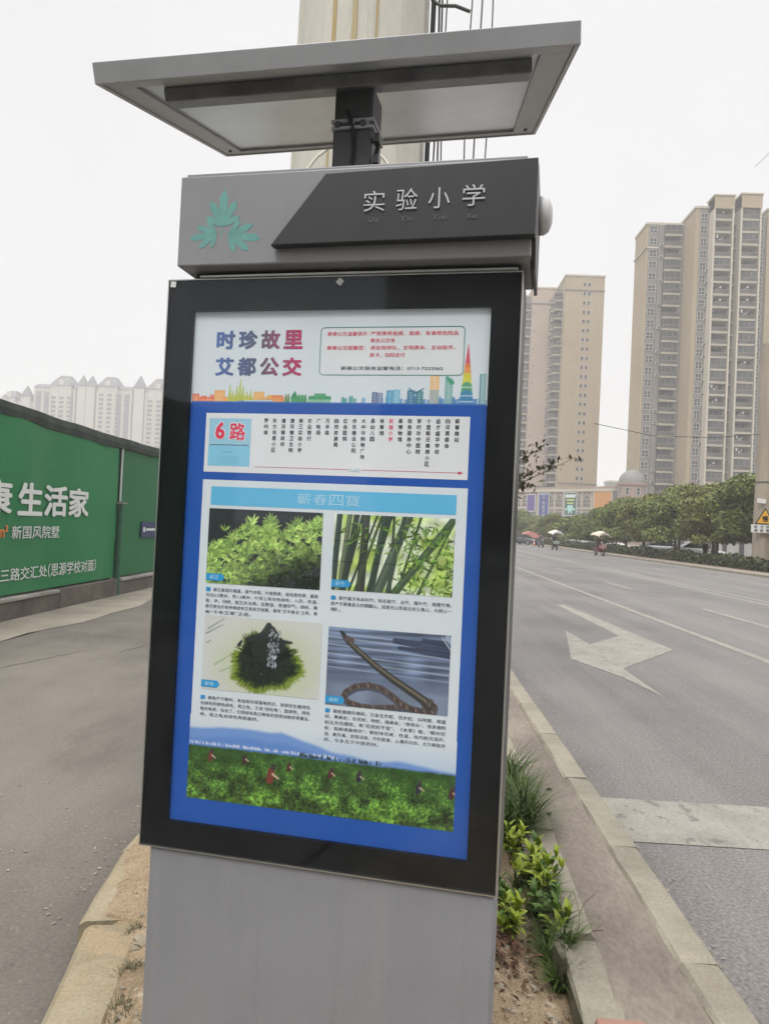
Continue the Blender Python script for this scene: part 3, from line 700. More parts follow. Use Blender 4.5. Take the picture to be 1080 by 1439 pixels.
# 1 mugwort bush
r = Ras(190, 119, (44, 48, 52)); w_, h_ = r.w, r.h
top = lambda x: np.interp(x, [0, .1, .15, .22, .3, .38, .48, .56, .62, .7, .77, .84, .9, .95, 1], [.55, .45, .2, .22, .27, .08, .3, .05, .26, .22, .08, .22, .16, .02, .05])
for i in range(420):
    x = R.random(); t = R.random() ** 1.1; y = top(x) + t * (1.02 - top(x))
    shade = np.clip(1.15 - 1.05 * max(0, (x - .22)) * max(0, (y - .42)) * 3.6 - .5 * max(0, y - .75) - R.random() * .35, .1, 1)
    base = np.array([172, 200, 104]) if R.random() < .6 else np.array([138, 168, 80])
    n_ = R.randint(5, 8); s_ = R.uniform(6, 13) * (1.2 if t < .12 else 1)
    for j in range(n_):
        a = -PI / 2 + (j - (n_ - 1) / 2) * .5 + R.uniform(-.25, .25); col = base * shade * R.uniform(.65, 1.22) + np.array([8, 14, 12])
        r.stroke(x * w_, y * h_ + 4, x * w_ + math.cos(a) * s_, y * h_ + 4 + math.sin(a) * s_, R.uniform(.9, 1.5), 0, col, True)
for i in range(240):
    x, y = R.uniform(.1, 1), R.uniform(.5, 1); a = R.uniform(-.5, .5)
    if x + y < .85: continue
    r.stroke(x * w_, y * h_, x * w_ + 4 * math.cos(a), y * h_ + 4 * math.sin(a), .8, 0, np.array([120, 140, 125]) * R.uniform(.4, 1), True, .7)
r.build('photo_print', -.314, -.011, 1.4355, 1.626, 3, poster)
# 2 bamboo
r = Ras(190, 119, (214, 224, 200)); n1 = vnoise(119, 190, 7, 5)[..., None]; n2 = vnoise(119, 190, 18, 6)[..., None]
r.a = r.a * (1 - np.clip((n1 - .35) * 2.2, 0, .9)) + np.array([176, 204, 96]) / 255. * np.clip((n1 - .35) * 2.2, 0, .9); r.a *= .82 + .3 * n2
for x0, x1, wd, c_ in ((.045, .01, 4.5, (52, 66, 62)), (.13, .07, 4, (88, 100, 78)), (.19, .10, 4.5, (46, 58, 50)), (.27, .245, 6, (56, 60, 54)), (.43, .33, 5, (54, 70, 60)), (.475, .31, 3, (48, 62, 52)), (.50, .49, 2, (52, 68, 48)),
                     (.62, .39, 7, (74, 88, 74)), (.585, .47, 3.2, (58, 72, 62)), (.72, .55, 1.8, (46, 66, 44)), (.99, .53, 5.5, (66, 86, 64)), (1.0, .72, 2, (62, 84, 50)), (.24, .10, 2.6, (44, 56, 48)), (.40, .20, 2, (60, 76, 52)), (.36, .15, 1.6, (40, 50, 40))):
    yb = .98
    r.stroke(x0 * w_, 0, x1 * w_, yb * h_, wd, wd * 1.1, c_)
    r.stroke(x0 * w_ - wd * .3, 0, x1 * w_ - wd * .3, yb * h_, wd * .28, wd * .28, np.array(c_) * 1.4, False, .6)
    for t in (.35, .62): r.stroke(x0 * w_ + (x1 - x0) * w_ * t - wd, t * h_, x0 * w_ + (x1 - x0) * w_ * t + wd, t * h_, .7, .7, np.array(c_) * .6)
for i in range(330):
    x, y = (R.uniform(.55, 1.02), R.uniform(.1, 1)) if R.random() < .82 else (R.uniform(.1, .6), R.uniform(.0, .5)); a = R.uniform(-.6, 1.9); l_ = R.uniform(7, 17)
    if R.random() < .5: a = PI - a
    r.stroke(x * w_, y * h_, x * w_ + l_ * math.cos(a), y * h_ + l_ * math.sin(a), R.uniform(.9, 1.6), 0, np.array([96, 132, 52]) * R.uniform(.4, 1.35), True, .9)
r.build('photo_print', .0185, .317, 1.439, 1.6255, 3, poster)
# 3 green-haired turtle seen as a dark weedy mound
r = Ras(190, 119, (200, 202, 196)); Y_, X_ = np.mgrid[0:119, 0:190]; dd = np.hypot((X_ - 105) / 78, (Y_ - 72) / 58)[..., None]
g = np.clip(1.25 - dd, 0, 1) * .7; r.a = r.a * (1 - g) + np.array([176, 190, 130]) / 255. * g
def mound(a): return 1 + .10 * math.sin(3 * a + 1) + .05 * math.sin(8 * a)
for ring in (0, 1, 2):          # hair at the rim first, the dark mass over it
    for i in range(1500):
        a = R.uniform(0, 2 * PI); q_ = R.uniform((.78, .5, .0)[ring], (1.0, .92, .80)[ring]); ex = mound(a)
        rx, ry = 47 * ex, 40 * ex; x, y = 102 + rx * q_ * math.cos(a), 68 + ry * q_ * math.sin(a)
        l_ = R.uniform(5, 13) * (1.3 if ring == 0 else .8); up = math.sin(a) < -.35
        col = np.array([(128, 150, 52), (58, 78, 36), (32, 42, 34)][ring]) * R.uniform(.65, 1.1) * (.6 if up else 1)
        if up and ring == 0 and R.random() < .75: continue
        r.stroke(x, y, x + l_ * math.cos(a), y + l_ * math.sin(a) * .8 + .6, R.uniform(.5, 1.3) * (1 + .5 * ring), 0, col, True, .8)
for x0, y0, x1, y1, w0, w1 in ((105, 10, 100, 46, 5, 22), (110, 16, 124, 42, 6, 10), (124, 33, 142, 34, 4, 2), (62, 38, 58, 44, 2, 3), (72, 34, 96, 30, 4, 9)): r.stroke(x0, y0, x1, y1, w0, w1, (37, 43, 40), False, .92)
for i in range(150):
    t = R.random(); x = 112 + R.uniform(-6, 12) * (1 - .3 * t) - 2 * t; y = 14 + 58 * t; a = R.uniform(.6, 2.2)
    if 24 < y < 34 and R.random() < .6: continue
    r.stroke(x, y, x + 5 * math.cos(a), y + 5 * math.sin(a), R.uniform(.6, 1.5), 0, np.array([186, 198, 208]) * R.uniform(.35, 1.05), True, .9)
for x0, y0, x1, y1 in ((6, 22, 32, 4), (3, 30, 30, 14), (6, 44, 12, 40)): r.stroke(x0, y0, x1, y1, 1.1, .6, (112, 122, 128), False, .8)
for x0, y0, x1, y1 in ((20, 78, 46, 60), (30, 88, 50, 78)): r.stroke(x0, y0, x1, y1, 1.4, .8, (150, 168, 130), False, .8)
r.build('photo_print', -.311, .000, 1.167, 1.354, 3, poster)
# 4 snake on a striped mat
r = Ras(190, 119, (112, 128, 156)); st = (np.sin(Y_ * .62 + X_ * .02) * .5 + .5)[..., None]; nn_ = vnoise(119, 190, 5, 8)[..., None]; lo = np.clip((Y_ - 62) / 20, 0, 1)[..., None]
r.a = r.a * (.74 + .3 * st * (1 - lo)) * (.8 + .4 * nn_) + lo * .13
for y in (8, 15, 26, 40, 50, 60): r.stroke(0, y, 190, y + 9, .8, .8, (182, 196, 216), False, .7)
for x0, y0, x1, y1, w0 in ((105, 14, 190, 22, 7), (112, 24, 190, 30, 5), (148, 10, 190, 14, 5)): r.stroke(x0, y0, x1, y1, w0 * .6, w0, (44, 52, 74), False, .75)
r.stroke(176, 4, 190, 22, 1, 1, (170, 180, 196)); r.stroke(184, 4, 190, 10, 4, 4, (150, 166, 186))
for y in range(64, 80, 3): r.stroke(0, y, 190, y + 6, 5, 5, (92, 106, 132), False, .25)
B = [(26, 14), (34, 22), (52, 36), (78, 55), (105, 72), (132, 87), (155, 100), (162, 106)]
def poly(pts, w0, w1, c_): 
    for i in range(len(pts) - 1):
        t = i / (len(pts) - 1); t2 = (i + 1) / (len(pts) - 1); r.stroke(*pts[i], *pts[i + 1], w0 + (w1 - w0) * t, w0 + (w1 - w0) * t2, c_)
lp = [(162 - 2 * t, 100 + t) for t in (0, 4)] + [(168, 106), (166, 113), (150, 115), (132, 112), (118, 106), (104, 96), (86, 86), (66, 83), (46, 87), (32, 96), (28, 104), (36, 111), (54, 115), (76, 116), (100, 113), (122, 110), (140, 112)]
poly([(x + 1.5, y + 3.5) for x, y in lp], 5, 4, (74, 80, 96)); poly(lp, 5.4, 3.2, (86, 76, 72)); poly(B, 3.4, 7, (54, 56, 52)); poly([(x - 1, y - 2) for x, y in B], 1.2, 2, (112, 104, 88))
for i in range(len(lp) - 1):
    for t in np.linspace(0, 1, 5):
        x = lp[i][0] * (1 - t) + lp[i + 1][0] * t; y = lp[i][1] * (1 - t) + lp[i + 1][1] * t
        r.stroke(x - 1.5, y - 2, x + 1, y + 2.2, .8, 1.2, (54, 44, 42) if (i + int(t * 4)) % 3 else (138, 122, 108), False, .55)
r.stroke(22, 8, 30, 18, 3, 4.5, (60, 62, 60)); r.stroke(30, 16, 38, 18, 4, 3.5, (96, 78, 76)); r.stroke(20, 6, 24, 9, 1.5, 2, (40, 42, 44))
r.stroke(138, 112, 136, 119, 1.6, .7, (60, 52, 50))
r.build('photo_print', .017, .319, 1.1575, 1.348, 3, poster)
# 5 field, mountains and sky along the foot
r = Ras(420, 130, (190, 204, 222)); w_, h_ = 420, 130; Y_, X_ = np.mgrid[0:130, 0:420]
def layer(ridge, col, soft=2., al=1.):
    k = np.clip((Y_ - ridge[None]) / soft, 0, 1)[..., None] * al; r.a = r.a * (1 - k) + col / 255. * k
xs = np.arange(420); f1 = vnoise(2, 420, 14, 3)[0]; f2 = vnoise(2, 420, 40, 4)[0]
card = np.array([.63, .69, .73]); card = np.where(card <= .0031, card * 12.92, 1.055 * card ** (1 / 2.4) - .055) * 255
r.a = np.ones((130, 420, 3)) * card / 255; gcl = np.clip((Y_ - 4) / 40, 0, 1)[..., None] * .45; r.a = r.a * (1 - gcl) + np.array([150, 178, 214]) / 255. * gcl
layer(np.interp(xs, [0, 60, 100, 150, 185, 230, 290, 330, 370, 420], [16, 12, 9, 11, 20, 31, 38, 34, 36, 44]) + f1 * 4, np.array([104, 142, 204]), 5, .9)
layer(np.interp(xs, [0, 40, 100, 160, 220, 300, 420], [30, 26, 20, 26, 38, 44, 48]) + f1 * 5, np.array([86, 128, 196]), 8, .65)
for i in range(160):
    x = R.uniform(0, 240); r.stroke(x, 43 - R.random() * 3, x + R.uniform(0, 2), 44, .7, .7, (206, 212, 226), False, .8)
hor = 46 + xs * .004 + f2 * 1.2
layer(hor, np.array([62, 102, 44]), 1.5)
yy = np.clip((Y_ - 46) / 84., 0, 1); nA = vnoise(130, 420, 26, 21); nB = vnoise(130, 420, 70, 22); mk = (Y_ > 46)[..., None]
sh = (.62 + .5 * nA * (.4 + .9 * yy) + .25 * nB)[..., None]; r.a = np.where(mk, r.a * sh, r.a)
for i in range(60):
    x = R.uniform(180, 310); r.stroke(x, 46, x, 46 - R.uniform(1, 5), 1.0, .8, (44, 62, 70), False, .9)
for i in range(5200):
    t = R.random() ** .75; y = 48 + t * 80; x = R.uniform(0, 420); s_ = .5 + 2.6 * t; k = vv = nA[min(int(y), 129), int(x) % 420]
    col = np.array([112, 158, 62]) * (R.uniform(.35, 1.15) * (.35 + 1.0 * k)); a = R.uniform(0, PI)
    r.stroke(x - s_ * math.cos(a), y - .5 * s_ * math.sin(a), x + s_ * math.cos(a), y + .5 * s_ * math.sin(a), .5 + .55 * s_, 0, col, True, .85)
for x, y, s_, c_ in ((38, 60, 1.5, (104, 58, 48)), (94, 60, 1.3, (70, 40, 44)), (138, 78, 2.3, (116, 58, 46)), (166, 64, 1.2, (76, 44, 40)), (232, 66, 1.3, (84, 36, 44)), (276, 66, 1.4, (40, 40, 50)), (366, 72, 1.5, (48, 50, 58)), (415, 74, 1.5, (70, 40, 40))):
    r.stroke(x, y - 2 * s_, x - s_, y + 4 * s_, 2.4 * s_, 2.6 * s_, c_); r.stroke(x + s_, y - 5 * s_, x + s_, y - 4 * s_, 1.7 * s_, 1.5 * s_, (62, 56, 56)); r.stroke(x + s_, y, x + 5 * s_, y + 2.5 * s_, .8 * s_, .6 * s_, (196, 170, 150))
r.build('photo_print', -.3375, .3445, .8885, 1.100, 2, poster)
for u, z, s_ in ((-.313, 1.442, '蕲艾'), (.0185, 1.446, '蕲竹'), (-.312, 1.172, '蕲龟'), (.017, 1.162, '蕲蛇')): tagm(u, z, s_)
# 6 the coloured city silhouette under the title
pp = np.array(PAPER); pp = 1.055 * pp ** (1 / 2.4) - .055
r = Ras(440, 96, pp * 255)
def bar(x0, x1, y, col, al=.85):
    a = r.a[int(y):, int(x0):int(x1)]; a[:] = a * (1 - al) + np.array(col) / 255. * al
PAL = np.array([[226, 96, 64], [228, 150, 70], [206, 190, 80], [224, 160, 80], [214, 120, 70], [92, 164, 96], [70, 150, 110], [80, 150, 150], [90, 150, 190], [70, 120, 170], [70, 120, 180], [80, 130, 180]])
def hue(x): return PAL[min(int(x / 440 * 14), 11)]
for i in range(80):
    x = R.uniform(0, 440); bar(x, x + R.uniform(3, 9), 90 - R.uniform(2, 8), hue(x), .6)
for x0, x1, y in ((0, 12, 81), (10, 36, 86), (36, 53, 75), (52, 64, 86), (62, 92, 84), (88, 98, 86), (98, 115, 77), (112, 144, 86), (128, 144, 82)): bar(x0, x1, y, hue(x0 * 1.1), .75); bar(x0 + 2, x1 - 2, y + 3, (236, 200, 140), .3)
for i in range(8): r.stroke(6 + i * 6, 88, 6 + i * 6, 95, .5, .5, (240, 214, 190), False, .6)
for x, y in ((76, 57), (71, 68), (81, 68), (65, 76), (87, 76), (60, 66), (93, 74)): r.stroke(x, y, x, 95, .7, 3.6, (172, 186, 84), False, .85)
r.stroke(76, 96, 122, 95, 5, 6, (96, 140, 190), False, .8)
for x in range(84, 128, 3): r.stroke(x, 91, x + 1.5, 91, .7, .7, (222, 232, 240))
for x in (148, 152, 168, 173, 178): r.stroke(x, 78 + (x % 5), x, 95, .8, 2.2, (66, 138, 88))
r.stroke(161, 76, 161, 86, 1, 6, (64, 140, 96)); bar(156, 167, 86, (84, 156, 110)); bar(182, 217, 86, (86, 160, 110)); r.stroke(185, 85, 214, 85, 2.6, 2.6, (76, 152, 108)); r.stroke(193, 81, 206, 81, 2.6, 2.6, (90, 160, 120))
for x in range(184, 217, 4): r.stroke(x, 89, x, 95, .7, .7, (200, 224, 210))
for x0, x1, y, c_ in ((277, 285, 76, (92, 106, 142)), (285, 293, 77, (120, 134, 166)), (298, 308, 73, (86, 156, 190)), (308, 318, 72, (120, 180, 204)), (328, 339, 73, (70, 122, 150)), (340, 351, 74, (72, 128, 138)), (360, 373, 50, (228, 184, 128)), (381, 392, 54, (124, 170, 166)), (429, 438, 47, (140, 178, 184))):
    bar(x0, x1, y, c_, .9)
    for yy_ in range(int(y) + 3, 94, 4): r.stroke(x0 + 2, yy_, x1 - 3, yy_, .5, .5, (216, 226, 230), False, .35)
    bar(x0 + (x1 - x0) / 2, x0 + (x1 - x0) / 2 + 1, y + 2, (214, 224, 228), .4)
bar(360, 373, 72, (110, 160, 196), .5); bar(429, 431, 47, (90, 150, 160), .7)
r.stroke(329, 69, 338, 76, .6, 2, (70, 122, 150)); r.stroke(351, 69, 342, 76, .6, 2, (72, 128, 138)); r.stroke(383, 52, 390, 60, 2, 3.5, (78, 158, 128))
for a_, b_, c_ in ((1, 34, (200, 66, 84)), (34, 50, (220, 134, 62)), (50, 66, (204, 204, 72)), (66, 80, (76, 150, 120)), (80, 96, (70, 130, 180))):
    r.stroke(411, a_, 411, b_, (a_ + 2) * .105, (b_ + 2) * .105, c_, False, .85)
for y in (67, 80, 89): r.stroke(401, y, 421, y, .8, .8, (214, 224, 230), False, .8)
r.a[93:] = np.array([62, 106, 176]) / 255.
r.build('skyline_print', W0 + .0035, W1 - .003, 1.8965, 2.046, .5, poster)
# ================================================================== green hoarding
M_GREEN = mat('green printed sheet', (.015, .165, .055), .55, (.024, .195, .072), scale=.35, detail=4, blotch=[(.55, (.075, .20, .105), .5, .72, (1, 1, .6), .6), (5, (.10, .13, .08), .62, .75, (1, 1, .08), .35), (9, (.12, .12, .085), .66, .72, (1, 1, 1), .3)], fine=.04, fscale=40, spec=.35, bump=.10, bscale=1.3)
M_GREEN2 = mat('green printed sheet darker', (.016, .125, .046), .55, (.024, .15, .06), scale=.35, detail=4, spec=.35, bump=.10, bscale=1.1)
M_BAND = mat('faded black netting', (.035, .045, .04), .9, (.06, .07, .062), scale=3, bump=.3)
M_FOOT = mat('rendered brick footing', (.15, .13, .11), .95, (.085, .075, .065), scale=1.4, detail=8, bump=.6, bscale=14)
M_LEDGE = mat('cement ledge', (.34, .32, .29), .9, (.22, .2, .18), scale=2, bump=.3)
M_TUBE = mat('green steel post', (.04, .12, .07), .5, (.03, .09, .05), scale=6)
M_WHITEP = mat('white print', (.66, .68, .66), .6)
M_ORANGE = mat('orange print', (.72, .22, .06), .6)
M_NAVY = mat('navy print', (.045, .05, .12), .6)
hoard = thing('hoarding', 'long green site hoarding with white writing and dark band along its top', 'hoarding', (-5.75, 0, 0))
def wavy_sheet(y0, y1, z0, z1, x, amp, ny_, nz_, seed):
    ys = np.linspace(y0, y1, ny_); zs = np.linspace(z0, z1, nz_); n_ = vnoise(ny_, nz_, 3, seed); n2_ = vnoise(ny_, nz_, 9, seed + 1)
    v = [(x + amp * (n_[i, j] - .5) + amp * .3 * (n2_[i, j] - .5), ys[i], zs[j]) for i in range(ny_) for j in range(nz_)]
    f = [(i * nz_ + j, (i + 1) * nz_ + j, (i + 1) * nz_ + j + 1, i * nz_ + j + 1) for i in range(ny_ - 1) for j in range(nz_ - 1)]
    return np.array(v), np.array(f)
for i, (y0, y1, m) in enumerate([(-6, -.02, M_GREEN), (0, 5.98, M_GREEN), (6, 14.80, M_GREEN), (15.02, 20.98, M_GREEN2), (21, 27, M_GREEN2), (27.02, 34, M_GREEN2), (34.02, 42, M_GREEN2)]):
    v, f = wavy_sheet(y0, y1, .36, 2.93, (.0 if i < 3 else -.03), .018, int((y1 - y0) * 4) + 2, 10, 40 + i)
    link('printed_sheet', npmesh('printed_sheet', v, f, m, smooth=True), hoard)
# backing boards give the sheets their depth
for y0, y1 in ((-6, 14.85), (14.97, 42)):
    MB().box(-.14, -.06, y0, y1, .34, 2.96).build('backing_board', M_TUBE, hoard)
ys = np.arange(-6, 42.01, .25); mb = MB(); vs = []
for i, y in enumerate(ys):
    dz = .05 * math.sin(y * .8) + .025 * math.sin(y * 2.9 + 1) + .012 * rnd.uniform(-1, 1)
    for x, z in ((.014, 2.90 + dz * .5), (.03, 3.0 + dz * .4), (.015, 3.10 + dz * .25), (-.15, 3.10 + dz * .25), (-.15, 2.88)): vs.append((x + .012 * math.sin(y * 5), y, z))
n5 = len(ys); mb.add(vs, [(i * 5 + k, i * 5 + (k + 1) % 5, (i + 1) * 5 + (k + 1) % 5, (i + 1) * 5 + k) for i in range(n5 - 1) for k in range(5)])
mb.build('top_band', M_BAND, hoard)
# footing in lengths, with a broken cement ledge
for i, (y0, y1, h_) in enumerate([(-6, 3.9, .26), (3.92, 8.4, .25), (8.42, 12.4, .27), (12.42, 14.9, .33), (15.0, 19, .27), (19.02, 25, .26), (25.02, 42, .26)]):
    MB().box(-.30, .07, y0, y1, -.02, h_).build('footing', M_FOOT, hoard, bevel=.015)
    if i != 3: MB().box(-.14, .10, y0 + .05, y1 - .05, h_ + .001, h_ + .055).build('footing_ledge', M_LEDGE, hoard, bevel=.012)
MB().tube([(.05, 14.9, 0), (.05, 14.9, 1.80)], .05, 10).build('post', M_TUBE, hoard, smooth=False)
MB().box(-.02, .13, 14.78, 15.06, 1.801, 1.83).build('post_cap', M_LEDGE, hoard)
MB().box(-.028, .006, 15.0, 15.014, 1.85, 2.9).build('seam_strip', M_WHITEP, hoard)
def wall_text(name, body, y0, y1, z0, z1, m, bold=0., x=.0165):
    v, f = glyphs(body, bold); yy, zz, d = fit(v, y0, y1, z0, z1)
    mb = MB(); mb.add([(x + .6 * c_, a, b) for a, b, c_ in zip(yy, zz, d)], f); return mb.build(name, m, hoard)
for ch, y0, y1 in (('健', 9.12, 9.94), ('康', 10.0, 10.84), ('生', 11.0, 11.76), ('活', 11.80, 12.62), ('家', 12.66, 13.46)): wall_text('slogan_character', ch, y0, y1, 1.51, 2.01, M_WHITEP, .034)
wall_text('lettering', 'm²', 10.5, 10.78, 1.19, 1.37, M_ORANGE, .02)
wall_text('lettering', '新国风院墅', 10.88, 12.38, 1.165, 1.36, M_WHITEP, .006)
wall_text('lettering', '阳三路交汇处', 10.35, 12.03, .555, .745, M_WHITEP, .006)
wall_text('lettering', '（思源学校对面）', 12.06, 13.92, .54, .76, M_WHITEP, .006)
MB().box(-.012, .012, 16.25, 18.4, 1.12, 1.46).build('notice_strip', M_NAVY, hoard)
MB().box(.0125, .014, 16.34, 16.46, 1.24, 1.34).build('notice_mark', M_WHITEP, hoard)
MB().box(.0125, .014, 16.52, 18.1, 1.265, 1.315).build('notice_mark', M_WHITEP, hoard)

# ================================================================== big concrete pole and the cables beside it
M_POLE = mat('whitewashed concrete', (.56, .54, .48), .85, (.46, .44, .38), scale=1.1, detail=8, fine=.06, fscale=40, bump=.2, bscale=30, stretch=(1, 1, .25))
M_RUST = mat('rust run', (.40, .30, .13), .9, (.44, .38, .25), scale=4, detail=8, stretch=(1, 1, .15))
M_WIRE = mat('bare steel wire', (.09, .088, .085), .55)
M_WCAB = mat('white cable sheath', (.6, .58, .5), .5)
pole = thing('concrete_pole', 'massive pale octagonal concrete pole with rust runs rising behind the kiosk', 'pole', (-.575, 6.25, 0))
mb = MB(); n8 = 12; r0, r1, Hh = .57, .50, 13.0
mb.lathe([(r0, 0.02), (r0 - .01, 1.5), (.548, 4.0), (.535, 6.0), (r1, Hh), (0, Hh)], n8, (0, 0, 0)); sh_ = mb.build('shaft', M_POLE, pole); sh_.rotation_euler = (0, 0, .12)
for a, w0, z0, z1 in ((-1.92, .012, 3.6, 9.0), (-1.62, .014, 2.4, 9.0), (-1.30, .005, 3.0, 9.0)):
    ra = .532; mb = MB(); vs = []
    for z in np.linspace(z0, z1, 24):
        rr = np.interp(z, [0, 4, 6, 13], [.56, .542, .529, .494]) + .004; wv = w0 * (1 + .35 * math.sin(z * 3 + a))
        for s_ in (-1, 1): vs.append((rr * math.cos(a + s_ * wv / rr), rr * math.sin(a + s_ * wv / rr), z))
    for z in np.linspace(z0, z1, 24):
        rr = np.interp(z, [0, 4, 6, 13], [.56, .542, .529, .494]) - .03; wv = w0 * (1 + .35 * math.sin(z * 3 + a))
        for s_ in (-1, 1): vs.append((rr * math.cos(a + s_ * wv / rr), rr * math.sin(a + s_ * wv / rr), z))
    fs = [(2 * i, 2 * i + 1, 2 * i + 3, 2 * i + 2) for i in range(23)] + [(2 * i, 2 * i + 2, 48 + 2 * i + 2, 48 + 2 * i) for i in range(23)] + [(2 * i + 1, 48 + 2 * i + 1, 48 + 2 * i + 3, 2 * i + 3) for i in range(23)]
    mb.add(vs, fs); mb.build('rust_run', M_RUST, pole)
for s_ in (-1, 1):
    pts = [(s_ * x, -.60 + .02 * abs(x), z) for x, z in ((.06, 4.43), (.16, 4.40), (.25, 4.33), (.33, 4.22), (.40, 4.05), (.44, 3.8))]
    MB().tube(pts, .012, 8).build('strap_cable', M_WCAB, pole, smooth=True)
mb = MB(); mb.tube([(.57, -.12, 0.05), (.56, -.1, 13)], .02, 8); mb.build('conduit', M_RUBBER, pole)
for z in (5.78, 5.95):
    MB().tube([(.55, -.1, z + .1), (.62, -.15, z + .02), (.74, -.18, z), (.86, -.16, z - .03)], .014, 6).build('hook_arm', M_WIRE, pole)
for i, (dx, rr_) in enumerate(((.014, .006), (.05, .008), (.088, .006), (.285, .006), (.36, .007), (.45, .006), (.02, .004))):
    mb = MB(); x0 = dx + .02; w_ = [(x0 + .02 * math.sin(t * 2.1 + i), 6.28 + .03 * math.sin(t + i * 2), .04 + t * 1.3) for t in range(11)]
    mb.tube(w_, rr_, 6); o = mb.build('riser_wire', M_WIRE, smooth=True)
    tag(o, 'thin dark steel wire hanging upright beside the big concrete pole', 'wire', 'wires beside the concrete pole')
# ================================================================== far side of the road
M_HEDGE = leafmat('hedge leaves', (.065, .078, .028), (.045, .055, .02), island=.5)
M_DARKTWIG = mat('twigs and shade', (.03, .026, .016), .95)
M_LEAFA = leafmat('camphor leaves', (.145, .175, .040), (.095, .122, .030), island=.55)
M_LEAFB = leafmat('olive leaves', (.185, .20, .050), (.125, .14, .036), island=.5)
M_BARK = mat('grey bark', (.10, .08, .06), .95, (.06, .048, .036), scale=6, bump=.6, stretch=(1, 1, .3))
kerb_row('far_kerb', 17.1, .2, -.05, .17, 30, 1.5, 34, .004, M_KERB, .002, far=200)
sheet('verge', 17.2, 18.75, -20, 180, .095, M_PAVE)
sheet('verge_soil', 18.75, 24, 20, 180, .115, M_SOIL)

def leaf_cloud(name, centers, radii, n, size, m, seed, lowcut=-.55):
    """leaf-sized faces spread through a crown of overlapping lumps"""
    r = np.random.RandomState(seed); C = np.array(centers, float); Rr = np.array(radii, float)
    k = r.choice(len(C), n, p=(Rr.prod(1) ** .667) / (Rr.prod(1) ** .667).sum())
    d = r.normal(size=(n, 3)); d /= np.linalg.norm(d, axis=1)[:, None]; d[:, 2] = np.where(d[:, 2] < lowcut, -d[:, 2], d[:, 2])
    rad = (.55 + .5 * r.rand(n) ** .6)[:, None]
    p = C[k] + d * Rr[k] * rad
    nrm = d + r.normal(size=(n, 3)) * .55; nrm /= np.linalg.norm(nrm, axis=1)[:, None]
    t = np.cross(nrm, r.normal(size=(n, 3))); t /= np.linalg.norm(t, axis=1)[:, None] + 1e-9; b = np.cross(nrm, t)
    s = (size * (.6 + .8 * r.rand(n)))[:, None]; w = s * .5
    v = np.stack([p - t * s, p + b * w - t * s * .1, p + t * s, p - b * w - t * s * .1], 1).reshape(-1, 3)
    return npmesh(name, v, np.arange(n * 4).reshape(n, 4), m)
def tree_meshes(i, h, rw, n, size, m, seed):
    q = random.Random(seed); cs, rs = [], []
    for j in range(20):
        a = j * 2.4 + q.uniform(-.4, .4); rr = rw * (.2 + .70 * q.random()); zz = h * (.30 + .56 * ((j * 7) % 20) / 19)
        cs.append((rr * math.cos(a), rr * math.sin(a), zz)); s_ = rw * q.uniform(.22, .46); rs.append((s_, s_, s_ * .8))
    cs.append((0, 0, h * .82)); rs.append((rw * .5, rw * .5, h * .18)); cs.append((0, 0, h * .55)); rs.append((rw * .7, rw * .7, h * .22))
    crown = leaf_cloud('crown', cs, rs, n, size, m, seed)
    mb = MB(); mb.tube([(0, 0, 0), (.03, .02, h * .2), (.0, .04, h * .42), (.02, 0, h * .7)], [h * .026, h * .021, h * .017, h * .006], 8)
    for j in range(7):
        a = j * 2.4; z0 = h * (.28 + .03 * j); e = cs[j]
        mb.tube([(0, 0, z0), (e[0] * .4, e[1] * .4, z0 + (e[2] - z0) * .55), (e[0] * .8, e[1] * .8, e[2])], [h * .011, h * .008, h * .003], 6)
    return crown, mb.mesh('trunk', M_BARK, True)
TM = [tree_meshes(0, 5.6, 2.7, 14000, .115, M_LEAFA, 1), tree_meshes(1, 5.2, 2.4, 13000, .115, M_LEAFB, 2), tree_meshes(2, 4.3, 2.3, 8000, .14, M_LEAFA, 3), tree_meshes(3, 5.4, 2.8, 12000, .13, M_LEAFB, 4)]
spots = [(22.4, 50.6, 0, 1.06), (21.2, 54.0, 1, 1.05), (24.6, 47.5, 0, 1.0), (22.0, 56.8, 3, .98), (21.0, 61, 0, .98), (22.3, 65.5, 1, 1.06), (21.0, 70, 3, 1.06), (20.9, 75.4, 0, 1.08), (21.4, 81, 2, .92), (20.8, 86.5, 2, .84), (21.3, 92, 2, .9),
         (20.9, 98, 2, .88), (21.2, 104.5, 2, .86), (20.8, 112, 3, .78), (21.4, 120, 0, .78), (21, 128, 3, .82), (19.5, 137, 0, .95), (21.2, 143, 1, .92), (24.5, 150, 3, .92), (28, 60, 0, 1.15), (29.5, 52, 3, 1.12), (27.5, 70, 1, 1.2), (33, 110, 3, .85), (31, 128, 0, .85), (27, 158, 0, .95), (22.5, 158, 3, .95), (24, 42.5, 1, 1.0), (24.6, 38.8, 0, 1.05)]
for i, (x, y, k, s_) in enumerate(spots):
    t = thing('roadside_tree', 'dense olive green tree in the merged row behind the far hedge', 'tree', (x, y, .1), rnd.uniform(0, 6.28), 'trees in the row behind the far hedge')
    t.scale = (s_ * rnd.uniform(.9, 1.15), s_ * rnd.uniform(.9, 1.15), s_ * rnd.uniform(.88, 1.1))
    link('crown', TM[k][0], t); link('trunk', TM[k][1], t)
    if i == 0: t['label'] = 'leafy roadside tree right beside the pole with the yellow warning sign'
    if i == 7: t['label'] = 'taller roadside tree in front of the grey dome, first high crown of the row'
    if i == 16: t['label'] = 'dark rounded tree at the far end of the road beyond the parked car'

